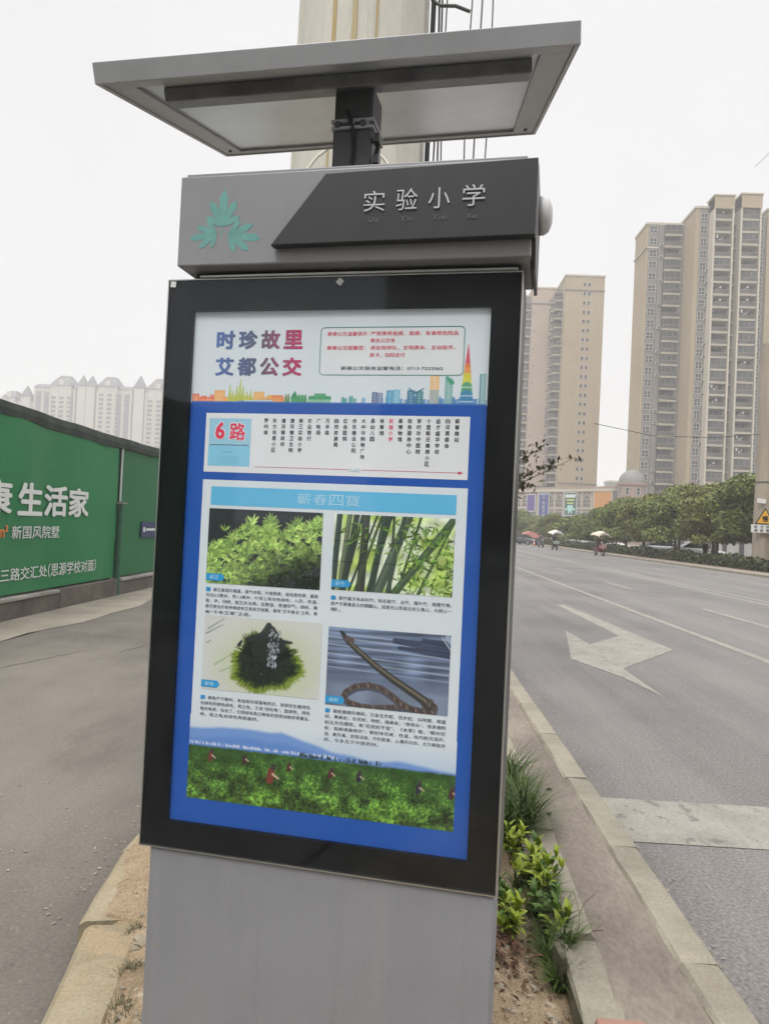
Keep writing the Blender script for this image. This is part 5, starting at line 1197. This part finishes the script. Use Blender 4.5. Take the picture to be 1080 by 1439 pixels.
def scooter(x, y, rz, body, lab, canopy=None, shield=None):
    t = thing('scooter', lab, 'scooter', (x, y, 0), rz)
    for yy in (-.62, .60):
        mb = MB(); mb.lathe([(.12, -.05), (.20, -.055), (.225, -.03), (.23, 0), (.225, .03), (.20, .055), (.12, .05)], 16, (0, yy, .23), 'x'); w_ = mb.build('wheel', M_TYRE, t, smooth=True)
        MB().lathe([(0, -.04), (.12, -.045), (.12, .045), (0, .04)], 12, (0, yy, .23), 'x').build('rim', M_RIM, w_)
    mb = MB(); mb.prism([(-.14, -.32, .30), (-.14, .62, .38), (-.14, .78, .62), (-.14, .72, .74), (-.14, .02, .70), (-.14, -.02, .42), (-.14, -.32, .38)], (.28, 0, 0)); mb.build('body', body, t, bevel=.03)
    MB().box(-.15, .15, -.02, .66, .702, .79).build('seat', M_TYRE, t, bevel=.03)
    mb = MB(); mb.prism([(-.21, -.34, .34), (.21, -.34, .34), (.24, -.44, .70), (.14, -.50, .98), (-.14, -.50, .98), (-.24, -.44, .70)], (0, -.06, 0)); mb.build('leg_shield', body, t, bevel=.02)
    mb = MB(); mb.prism([(-.07, -.46, .40), (.07, -.46, .40), (.07, -.86, .44), (-.07, -.86, .44)], (0, 0, .05)); mb.build('front_mudguard', body, t, bevel=.01)
    MB().tube([(0, -.62, .23), (0, -.58, .6), (0, -.50, 1.0)], .028, 8).build('fork', M_RIM, t)
    MB().tube([(-.34, -.44, 1.04), (-.12, -.50, 1.02), (.12, -.50, 1.02), (.34, -.44, 1.04)], .018, 8).build('handlebar', M_TYRE, t)
    MB().lathe([(0, 0), (.075, 0), (.07, .05), (0, .06)], 12, (0, -.58, .90), 'y').build('headlight', M_CAPL, t)
    for s_ in (-1, 1):
        MB().tube([(s_ * .22, -.47, 1.02), (s_ * .30, -.50, 1.18)], .01, 6).build('mirror_stalk', M_TYRE, t); MB().box(s_ * .30 - .06, s_ * .30 + .06, -.52, -.50, 1.16, 1.25).build('mirror', M_TYRE, t, bevel=.005)
    if shield:
        mb = MB(); mb.prism([(-.30, -.50, .62), (.30, -.50, .62), (.36, -.56, .92), (-.36, -.56, .92)], (0, -.03, 0)); mb.build('leg_apron', shield, t, bevel=.01)
    if canopy:
        for yy, xx in ((-.48, 0), (.70, 0)): MB().tube([(xx, yy, .9 if yy < 0 else .66), (xx, yy * .9, 1.86)], .016, 6).build('canopy_pole', M_RIM, t)
        v = []; nx_, ny_ = 9, 11
        for j in range(ny_):
            for i in range(nx_):
                a, b = i / (nx_ - 1) * 2 - 1, j / (ny_ - 1) * 2 - 1; sc = 1 - .18 * max(0, abs(b) - .5) * 2; v.append((a * .66 * sc, -.05 + b * .80, 2.03 - .30 * a * a - .10 * b * b + (.02 * math.cos(a * 9))))
        f = [(j * nx_ + i, j * nx_ + i + 1, (j + 1) * nx_ + i + 1, (j + 1) * nx_ + i) for j in range(ny_ - 1) for i in range(nx_ - 1)]; b0 = len(v); v += [(a_, b_, c_ - .02) for a_, b_, c_ in v]; f += [tuple(b0 + k for k in ff[::-1]) for ff in f]
        MB().add(v, f).build('canopy', canopy, t, smooth=True)
        v = []; 
        for i in range(nx_):
            a = i / (nx_ - 1) * 2 - 1; v += [(a * .58, -.82, 1.93 - .30 * a * a), (a * .58, -.84, 1.78 - .26 * a * a - .03 * (i % 2))]
        MB().add(v, [(2 * i, 2 * i + 1, 2 * i + 3, 2 * i + 2) for i in range(nx_ - 1)]).build('canopy_valance', canopy, t)
    return t
M_CREAMC = mat('cream canopy cloth', (.55, .48, .40), .8, (.46, .40, .33), scale=3); M_WHITEC = mat('white canopy cloth', (.62, .61, .58), .8)
M_SCR = mat('dark red scooter paint', (.14, .022, .028), .35, spec=.5); M_SCK = mat('black scooter paint', (.03, .034, .036), .35); M_SCG = mat('grey scooter paint', (.12, .125, .12), .4)
M_PINKC = mat('pink quilted apron', (.42, .22, .22), .85); M_MAROON = mat('maroon jacket', (.10, .03, .035), .9); M_TROU = mat('dark trousers', (.03, .028, .032), .9); M_BLUEJ = mat('dark blue jacket', (.035, .045, .06), .9); M_GREYJ = mat('grey jacket', (.11, .11, .105), .9)
scooter(15.55, 63.8, .25, M_SCR, 'dark red scooter under a wide cream rain canopy on the road', M_CREAMC, M_PINKC)
rider(15.55, 63.8, .25, M_MAROON, M_TROU, 'rider in maroon jacket sitting under the cream scooter canopy', None)
scooter(14.6, 78.4, .15, M_SCK, 'black scooter under a white canopy riding along the hedge', M_WHITEC, mat('pale green apron', (.30, .36, .32), .8))
rider(14.6, 78.4, .15, M_BLUEJ, M_TROU, 'rider in dark blue jacket under the white scooter canopy', None)
scooter(14.9, 88.5, .2, M_SCG, 'small grey scooter without canopy, farthest of the three on the road')
rider(14.9, 88.5, .2, M_GREYJ, M_TROU, 'rider in grey jacket on the farthest scooter', mat('dark helmet', (.04, .04, .05), .3))
# pedestrian beyond the hedge
ST_J = {'pelvis': ((0, 0, .93), .145), 'waist': ((0, 0, 1.08), .13), 'chest': ((0, .0, 1.30), .165), 'neck': ((0, -.01, 1.47), .058), 'head': ((0, -.03, 1.58), .092), 'crown': ((0, -.03, 1.67), .08)}
ST_E = [('pelvis', 'waist'), ('waist', 'chest'), ('chest', 'neck'), ('neck', 'head'), ('head', 'crown')]
for s_, n_ in ((-1, 'l'), (1, 'r')):
    ST_J.update({'hip' + n_: ((s_ * .10, 0, .88), .10), 'knee' + n_: ((s_ * .11, -.06 * s_ - .02, .48), .07), 'ank' + n_: ((s_ * .11, -.02 * s_ + .03, .09), .045), 'toe' + n_: ((s_ * .12, -.15, .04), .04),
                 'sho' + n_: ((s_ * .20, 0, 1.40), .07), 'elb' + n_: ((s_ * .26, .03, 1.12), .05), 'wri' + n_: ((s_ * .26, -.08, .88), .036), 'han' + n_: ((s_ * .25, -.11, .79), .036)})
    ST_E += [('pelvis', 'hip' + n_), ('hip' + n_, 'knee' + n_), ('knee' + n_, 'ank' + n_), ('ank' + n_, 'toe' + n_), ('chest', 'sho' + n_), ('sho' + n_, 'elb' + n_), ('elb' + n_, 'wri' + n_), ('wri' + n_, 'han' + n_)]
me = figure('person', ST_J, ST_E, 'pelvis', [mat('black coat', (.022, .022, .026), .9), M_TROU, M_SKIN]); paint_skin(me, lambda c: 2 if (c.z > 1.48 or (c.z < .84 and abs(c.x) > .2)) else (1 if c.z < .85 else 0))
o = link('person', me, None, (20.15, 53.3, .115), (0, 0, .5)); o.scale = (.92, .92, .92); tag(o, 'person in black standing beyond the hedge under the roadside trees', 'person')
MB().lathe([(.105 * math.cos(t), .12 * math.sin(t)) for t in np.linspace(-.1, PI / 2, 6)], 12, (0, -.015, 1.62)).build('hair', M_HAIR, o, smooth=True)

M_CARD = mat('dark grey car paint', (.035, .04, .046), .25, spec=.6); M_CARW = mat('white car paint', (.55, .55, .54), .3, spec=.5); M_CARG = mat('silver car paint', (.30, .31, .32), .3, metal=.4)
M_CGL = mat('car glass', (.012, .014, .016), .08, spec=.6); M_RED = mat('red tail lamp', (.3, .012, .012), .3); M_PLATE = mat('blue number plate', (.03, .09, .35), .5)
def car(x, y, rz, paint, lab, group=None):
    t = thing('car', lab, 'car', (x, y, 0), rz, group)
    st = [(-2.25, .66, .38, .62, .60), (-2.12, .80, .26, .74, .72), (-1.4, .88, .20, .86, .80), (-.75, .90, .20, .95, .86), (.9, .90, .20, .97, .86), (1.7, .87, .22, .98, .80), (2.15, .80, .28, .96, .74), (2.28, .70, .42, .84, .66)]
    v = []; 
    for y_, hw, z0, z1, ht in st: v += [(-hw * .94, y_, z0), (-hw, y_, z0 + .22), (-hw * .985, y_, (z0 + z1) / 2 + .1), (-ht, y_, z1), (ht, y_, z1), (hw * .985, y_, (z0 + z1) / 2 + .1), (hw, y_, z0 + .22), (hw * .94, y_, z0)]
    n_ = len(st); f = [(i * 8 + k, i * 8 + (k + 1) % 8, (i + 1) * 8 + (k + 1) % 8, (i + 1) * 8 + k) for i in range(n_ - 1) for k in range(8)] + [tuple(range(8))[::-1], tuple(range((n_ - 1) * 8, n_ * 8))]
    MB().add(v, f).build('body', paint, t, smooth=True)
    cs = [(-.95, .80, .93, .80), (-.25, .80, 1.38, .62), (.35, .80, 1.45, .62), (1.0, .80, 1.40, .60), (1.75, .78, .97, .76)]
    v = []
    for y_, hb, zt, ht in cs: v += [(-hb, y_, .93), (-ht, y_, zt), (ht, y_, zt), (hb, y_, .93)]
    f = []; mi = []
    for i in range(len(cs) - 1):
        for k in range(3): f.append((i * 4 + k, i * 4 + k + 1, (i + 1) * 4 + k + 1, (i + 1) * 4 + k)); mi.append(0 if (k == 1 and 0 < i < 3) else 1)
    mb = MB(); mb.add(v, f); mb.mi = mi; mb.build('cabin', [paint, M_CGL], t)
    for s_ in (-1, 1):
        for yy in (-1.38, 1.36):
            w_ = MB().lathe([(.18, -.10), (.30, -.11), (.325, -.06), (.325, .06), (.30, .11), (.18, .10)], 18, (s_ * .80, yy, .325), 'x').build('wheel', M_TYRE, t, smooth=True)
            MB().lathe([(0, -.09), (.19, -.095), (.19, .095), (0, .09)], 12, (s_ * .80, yy, .325), 'x').build('rim', M_RIM, w_)
        MB().box(s_ * .60 - .16, s_ * .60 + .16, -2.22, -2.06, .60, .72).build('headlight', M_CAPL, t, bevel=.03)
        MB().box(s_ * .60 - .16, s_ * .60 + .16, 2.12, 2.265, .72, .86).build('tail_lamp', M_RED, t, bevel=.02)
        MB().box(s_ * .96 - .09, s_ * .96 + .09, -.72, -.60, .92, 1.06).build('wing_mirror', paint, t, bevel=.02)
    MB().box(-.22, .22, -2.275, -2.255, .42, .54).build('number_plate', M_PLATE, t)
    MB().box(-.5, .5, -2.26, -2.2, .50, .62).build('grille', M_TYRE, t)
    return t
car(15.3, 104.5, .75, M_CARD, 'dark grey saloon car stopped where the road meets the hedge end')
for i, (x, y, rz, p_, lab) in enumerate([(25.2, 68, 1.5, M_CARW, 'white parked car seen between trunks near the cream canopy scooter'), (24.8, 76, 1.6, M_CARG, 'silver parked car between trees behind the hedge'), (24.5, 96, 1.4, M_CARW, 'white parked car behind the white canopy scooter'), (24.6, 108, 1.5, M_CARW, 'white parked car beyond the hedge near the far end')]):
    car(x, y, rz, p_, lab, 'cars parked behind the hedge')
# red tent roof behind the car, and a cone
M_TENT = mat('faded red tent cloth', (.46, .17, .145), .8, (.50, .22, .19), scale=1)
t = thing('market_tent', 'faded salmon red tent canopy behind the dark car at the road end', 'tent', (17.4, 112, 0))
v = [(-1.5, -1.5, .5), (-1.45, -1.5, 1.0), (-1.0, -1.5, 1.6), (-.2, -1.5, 1.85), (.6, -1.5, 1.6), (1.3, -1.5, .95), (1.6, -1.5, .4)]; v2 = [(x, 1.5, z) for x, _, z in v]; n7 = len(v)
MB().add(v + v2 + [(x * .985, y * .985, z - .05) for x, y, z in v + v2], [(i, i + 1, i + 1 + n7, i + n7) for i in range(n7 - 1)] + [(i + 3 * n7, i + 1 + 3 * n7, i + 1 + 2 * n7, i + 2 * n7) for i in range(n7 - 1)] + [(i, i + 2 * n7, i + 1 + 2 * n7, i + 1) for i in range(n7 - 1)]).build('canopy', M_TENT, t, smooth=True)
MB().add([(x, -1.46, z) for x, _, z in v[1:6]] + [(x, -1.44, z) for x, _, z in v[1:6]], [tuple(range(5)), tuple(range(5, 10))[::-1]] + [(i, i + 1, i + 6, i + 5) for i in range(4)]).build('end_flap', M_TENT, t)
for x, y, z in ((-1.45, -1.42, .6), (1.5, -1.42, .5), (-1.45, 1.42, .6), (1.5, 1.42, .5)): MB().tube([(x, y, 0), (x, y, z)], .03, 6).build('pole', M_RIM, t)
c_ = thing('traffic_cone', 'small orange traffic cone on the road by the hedge end', 'traffic cone', (16.3, 102, 0))
MB().box(-.2, .2, -.2, .2, 0, .04).build('base', M_TYRE, c_); MB().lathe([(.15, .04), (.11, .25)], 12).build('cone', mat('orange cone', (.6, .14, .06), .6), c_, smooth=True); MB().lathe([(.11, .25), (.075, .45)], 12).build('white_band', M_WHITEC, c_, smooth=True); MB().lathe([(.075, .45), (.03, .72), (0, .72)], 12).build('tip', MATS['orange cone'], c_, smooth=True)

# ================================================================== near plants on the island
M_YG = leafmat('yellow green leaf', (.30, .35, .03), (.20, .28, .03), island=.2); M_MG = leafmat('mid green leaf', (.09, .17, .03), (.06, .12, .02), island=.25); M_DEAD = mat('dead brown leaf', (.16, .085, .05), .9, (.10, .055, .035), scale=30, island=.3)
M_BLADE = leafmat('dark grass blade', (.075, .112, .026), (.042, .07, .017), island=.4); M_STEM = mat('thin brown stem', (.11, .075, .045), .9)
for m in (M_YG, M_MG): m.node_tree.nodes['Principled BSDF'].inputs['Specular IOR Level'].default_value = .45
def leaf_mesh(l, w_, m, seed, n=5):
    q = random.Random(seed); v = [(0, 0, 0)]; f = []
    for i in range(1, n):
        t = i / n; hw = w_ / 2 * math.sin(PI * t ** .85); z = .22 * l * t * (1 - t) * 2 - .10 * l * t * t
        v += [(-hw, l * t, z + .12 * w_), (0, l * t, z), (hw, l * t, z + .12 * w_)]
    v.append((0, l, -.06 * l)); last = len(v) - 1
    f += [(0, 2, 1), (0, 3, 2)]
    for i in range(n - 2):
        a = 1 + 3 * i; f += [(a, a + 1, a + 4, a + 3), (a + 1, a + 2, a + 5, a + 4)]
    a = 1 + 3 * (n - 2); f += [(a, a + 1, last), (a + 1, a + 2, last)]
    return MB().add(v, f).mesh('leaf', m, True)
LV = {k: [leaf_mesh(l, w_, m, i) for i, (l, w_) in enumerate(((.068, .028), (.058, .025), (.046, .021)))] for k, m in (('y', M_YG), ('m', M_MG))}
def shrub(x, y, stems, kind, lab, group=None):
    z0 = soil_z(x, y) - .01; stems = [(a, b, c_ * .78) for a, b, c_ in stems] + [(b * .9 + .015, -a * .9 - .02, c_ * .55) for a, b, c_ in stems]; t = thing('privet_shrub', lab, 'shrub', (x, y, z0), 0, group); mb = MB()
    for (dx, dy, h_) in stems:
        top = Vector((dx, dy, h_)); mb.tube([(0, 0, 0), (dx * .5, dy * .5, h_ * .6), top], [.004, .003, .0018], 5)
        n_ = 14
        for j in range(n_):
            u = 1 - (j // 4) * .16; p_ = Vector((dx * u * u, dy * u * u, h_ * u)); a = j * 2.4 + rnd.uniform(-.3, .3); el = 1.15 - .42 * (j // 4) + rnd.uniform(-.15, .15)
            k = kind if rnd.random() < .8 else 'm'
            o = link('leaf', LV[k][rnd.randrange(3)], t, p_); o.rotation_euler = (el, rnd.uniform(-.4, .4), a)
            s_ = rnd.uniform(.8, 1.2); o.scale = (s_, s_, s_)
    mb.build('stem', M_STEM, t); return t
shrub(.545, 3.66, [(-.02, .02, .20), (.04, -.03, .22), (-.03, -.06, .18)], 'y', 'yellow-green leafy shrub against the case edge, below the grass tuft')
shrub(.555, 3.90, [(-.03, -.02, .2), (.02, .03, .2)], 'm', 'mid-green shrub half hidden by the case edge beside the grass tuft')
shrub(.60, 3.42, [(-.01, -.01, .20), (.05, -.04, .18), (.03, .05, .21), (.01, -.10, .16)], 'y', 'bright yellow-green shrub in the middle of the planting strip')
shrub(.60, 3.30, [(.08, .02, .25), (.10, -.03, .22), (.04, .0, .22)], 'y', 'yellow-green shoot leaning over the edging stone')
shrub(.595, 3.12, [(.05, .0, .18), (-.03, .03, .15)], 'm', 'low mid-green shrub at the mossy inner side of the edging')
shrub(.60, 3.0, [(.07, -.01, .17), (.03, .02, .19)], 'y', 'small lime shoot nearest the dry twig on the edging')
shrub(.445, 2.98, [(-.02, .01, .17), (.03, .0, .14), (.02, -.06, .10)], 'y', 'yellow-green shrub at the foot of the kiosk by the dead leaves')
shrub(.425, 3.10, [(-.02, .0, .19), (.0, .04, .16)], 'm', 'dark leaf sprig just under the lower corner of the poster case')
# grass: arching blades
def blades(name, pts, n, l0, l1, wd, m, seed, lean=(0, 0)):
    r = np.random.RandomState(seed); V = []; F = []
    for i in range(n):
        px, py, pr = pts[r.randint(len(pts))]; a0 = r.uniform(0, 6.28); rr = pr * math.sqrt(r.rand()); bx, by = px + rr * math.cos(a0), py + rr * math.sin(a0); bz = soil_z(bx, by) - .01 if -1 < bx < .62 else .10
        a = r.uniform(0, 6.28); l = r.uniform(l0, l1); dx, dy = math.cos(a) + lean[0], math.sin(a) + lean[1]; dn = math.hypot(dx, dy) + 1e-6; dx /= dn; dy /= dn; out = r.uniform(.35, .95); w_ = wd * r.uniform(.7, 1.2)
        b = len(V)
        for k in range(5):
            t = k / 4; hx = l * out * t ** 1.3; hz_ = l * (t * 1.05 - out * .75 * t * t); ww = w_ * (1 - t) ** .7 * .5 + .0002
            V += [(bx + dx * hx - dy * ww, by + dy * hx + dx * ww, bz + hz_), (bx + dx * hx + dy * ww, by + dy * hx - dx * ww, bz + hz_)]
        F += [(b + 2 * k, b + 2 * k + 1, b + 2 * k + 3, b + 2 * k + 2) for k in range(4)]
    return npmesh(name, V, F, m)
g1 = thing('grass_tuft', 'arching dark green grass tuft hanging over the edging beside the case', 'grass tuft'); link('blades', blades('blades', [(.59, 4.1, .09), (.60, 4.35, .09), (.57, 3.88, .07), (.6, 4.65, .1), (.62, 3.98, .07)], 1400, .20, .38, .0065, M_BLADE, 1, (.45, -.15)), g1)
g2 = thing('grass_tuft', 'low grass along the mossy inner face of the edging', 'grass tuft'); link('blades', blades('blades', [(.60, 3.2, .05), (.61, 3.0, .05), (.60, 2.85, .06), (.58, 3.45, .06), (.59, 2.7, .03)], 1500, .07, .18, .005, M_BLADE, 2, (.2, 0)), g2)
M_WEED = mat('dusty weed', (.12, .11, .06), .9)
for sd, (x, y, r_, n_, lab) in enumerate(((-.92, 2.74, .03, 70, 'small dusty weed tuft right at the left kerb joint'), (-.86, 2.5, .05, 110, 'sparse dusty weeds along the inner edge of the near kerb stone'), (-.80, 2.28, .05, 110, 'dusty weeds at the very foot of the near kerb stone, lowest in view'))):
    g3 = thing('weed_tuft', lab, 'weed'); link('blades', blades('blades', [(x, y, r_)], n_, .02, .06, .004, M_WEED, 3 + sd), g3)
# dead leaves and twigs
mb = MB()
for i in range(150):
    x, y = rnd.gauss(.42, .07), rnd.gauss(2.86, .13)
    if x < .3 or x > .62: continue
    z = soil_z(x, y) + rnd.uniform(0, .04); M_ = Matrix.Translation((x, y, z)) @ Matrix.Rotation(rnd.uniform(0, 6.28), 4, 'Z') @ Matrix.Rotation(rnd.uniform(-.9, .9), 4, 'X') @ Matrix.Rotation(rnd.uniform(-.6, .6), 4, 'Y'); l = rnd.uniform(.02, .045); w_ = l * .5
    mb.add([M_ @ Vector(p) for p in ((0, -l / 2, 0), (w_ / 2, 0, .006), (0, l / 2, 0), (-w_ / 2, 0, .006))], [(0, 1, 2, 3)])
for i in range(260):
    y = rnd.uniform(2.2, 4.2); x = rnd.choice([rnd.uniform(float(soil_left(y)) + .05, -.4), rnd.uniform(.35, .62)]); z = soil_z(x, y) + .004; M_ = Matrix.Translation((x, y, z)) @ Matrix.Rotation(rnd.uniform(0, 6.28), 4, 'Z') @ Matrix.Rotation(rnd.uniform(-.4, .4), 4, 'X'); l = rnd.uniform(.008, .025)
    mb.add([M_ @ Vector(p) for p in ((0, -l / 2, 0), (l * .2, 0, .003), (0, l / 2, 0), (-l * .2, 0, .003))], [(0, 1, 2, 3)])
mb.build('leaf_litter', M_DEAD, kind='stuff')
tw_ = MB()
for p_ in ([(.62, 2.80, .06), (.67, 2.84, .13), (.69, 2.90, .20), (.68, 2.97, .25)], [(.67, 2.84, .13), (.73, 2.84, .17), (.77, 2.88, .18)], [(.69, 2.90, .20), (.72, 2.95, .22), (.76, 2.96, .25)], [(.73, 2.84, .17), (.75, 2.79, .20)]): tw_.tube(p_, [.0018, .0015, .0012, .001][:len(p_)], 5)
o = tw_.build('dry_twig', M_STEM); tag(o, 'bare dry twig sticking up by the break in the edging', 'twig')
stake = MB().box(-.012, .012, -.05, .05, 0, .135).build('edging_stub', M_MOSS, bevel=.006); stake.location = (.592, 2.735, .02); stake.rotation_euler = (.03, -.04, .1); tag(stake, 'dark mossy stub standing at the end of the edging stone', 'stub')
for i, (x, y) in enumerate(((.875, 4.55), (.80, 4.15))):
    mb = MB(); rock(mb, 0, 0, 0, .016, 300 + i); o = mb.build('pebble', MATS['twigs and shade']); o.location = (x, y, .112); tag(o, 'small dark pebble on the gutter strip', 'pebble', 'dark pebbles on the gutter strip')
# scraps on both roads
mb = MB()
for i in range(1100):
    if rnd.random() < .55: x, y = rnd.uniform(-4.5, -1.35), 2.5 + 10 * rnd.random() ** 1.5
    else: x, y = rnd.uniform(1.3, 6), 3 + 11 * rnd.random() ** 1.4
    if i % 3 == 0: x, y = (1.19 + abs(rnd.gauss(0, .08)), rnd.uniform(2.6, 12)) if i % 2 else (-1.30 - abs(rnd.gauss(0, .09)), rnd.uniform(2.9, 9))
    s_ = rnd.uniform(.003, .011); a = rnd.uniform(0, 6.28); mb.add([(x + s_ * math.cos(a + k * 2.1), y + s_ * math.sin(a + k * 2.1), .0045 + .004 * (k == 1)) for k in range(3)], [(0, 1, 2)])
mb.build('grit', M_STONE, kind='stuff')
# sparse street tree rising behind the kiosk; only its outer sprays show past the case
M_SPRAY = leafmat('brownish spray leaves', (.075, .07, .03), (.05, .045, .022), island=.5)
st_ = thing('street_tree', 'thin brownish-leaved street tree showing past the case edge before the blank tower', 'tree', (.55, 12.6, 0))
mb = MB(); mb.tube([(0, 0, 0), (.03, 0, 1.2), (.1, 0, 2.2), (.2, 0, 2.75)], [.06, .05, .035, .02], 8)
tips = []
for e_ in ((1.35, .1, 2.62), (1.72, -.1, 2.78), (1.25, .2, 2.95), (1.55, .0, 3.05), (.9, .3, 2.45), (1.45, .3, 2.42), (.6, -.3, 2.9), (2.1, .1, 2.88)):
    b_ = Vector((.08, 0, 2.0)); ed = Vector(e_); m1 = b_.lerp(ed, .45) + Vector((0, 0, -.10)); mb.tube([b_, m1, ed], [.018, .011, .003], 5)
    for k in range(46 if e_[0] < 2 else 12): q_ = m1.lerp(ed, rnd.uniform(.45, 1.03)); tips.append((q_.x + rnd.gauss(0, .06), q_.y + rnd.gauss(0, .1), q_.z + rnd.gauss(0, .05)))
mb.build('trunk', M_BARK, st_, smooth=True)
r = np.random.RandomState(4); P = np.array(tips); n_ = len(P); nn2 = r.normal(size=(n_, 3)); t_ = np.cross(nn2, r.normal(size=(n_, 3))); t_ /= np.linalg.norm(t_, axis=1)[:, None]; b_ = np.cross(nn2, t_); b_ /= np.linalg.norm(b_, axis=1)[:, None]; s_ = (.055 * (.6 + .7 * r.rand(n_)))[:, None]
link('crown', npmesh('crown', np.stack([P - t_ * s_, P + b_ * s_ * .45, P + t_ * s_, P - b_ * s_ * .45], 1).reshape(-1, 3), np.arange(n_ * 4).reshape(n_, 4), M_SPRAY), st_)
# ================================================================== the air
def haze(density):
    m = bpy.data.materials.new('haze'); m.use_nodes = True; nt = m.node_tree; nt.nodes.clear()
    v = N(nt, 'ShaderNodeVolumePrincipled'); v.inputs['Color'].default_value = (.93, .93, .94, 1); v.inputs['Density'].default_value = density
    o = N(nt, 'ShaderNodeOutputMaterial'); nt.links.new(v.outputs[0], o.inputs['Volume'])
    b = MB().box(-1600, 1600, -1500, 1700, -1.0, 97).build('haze', m, kind='stuff'); b.display_type = 'WIRE'
haze(.0011)
bpy.data.objects.remove(_fo)
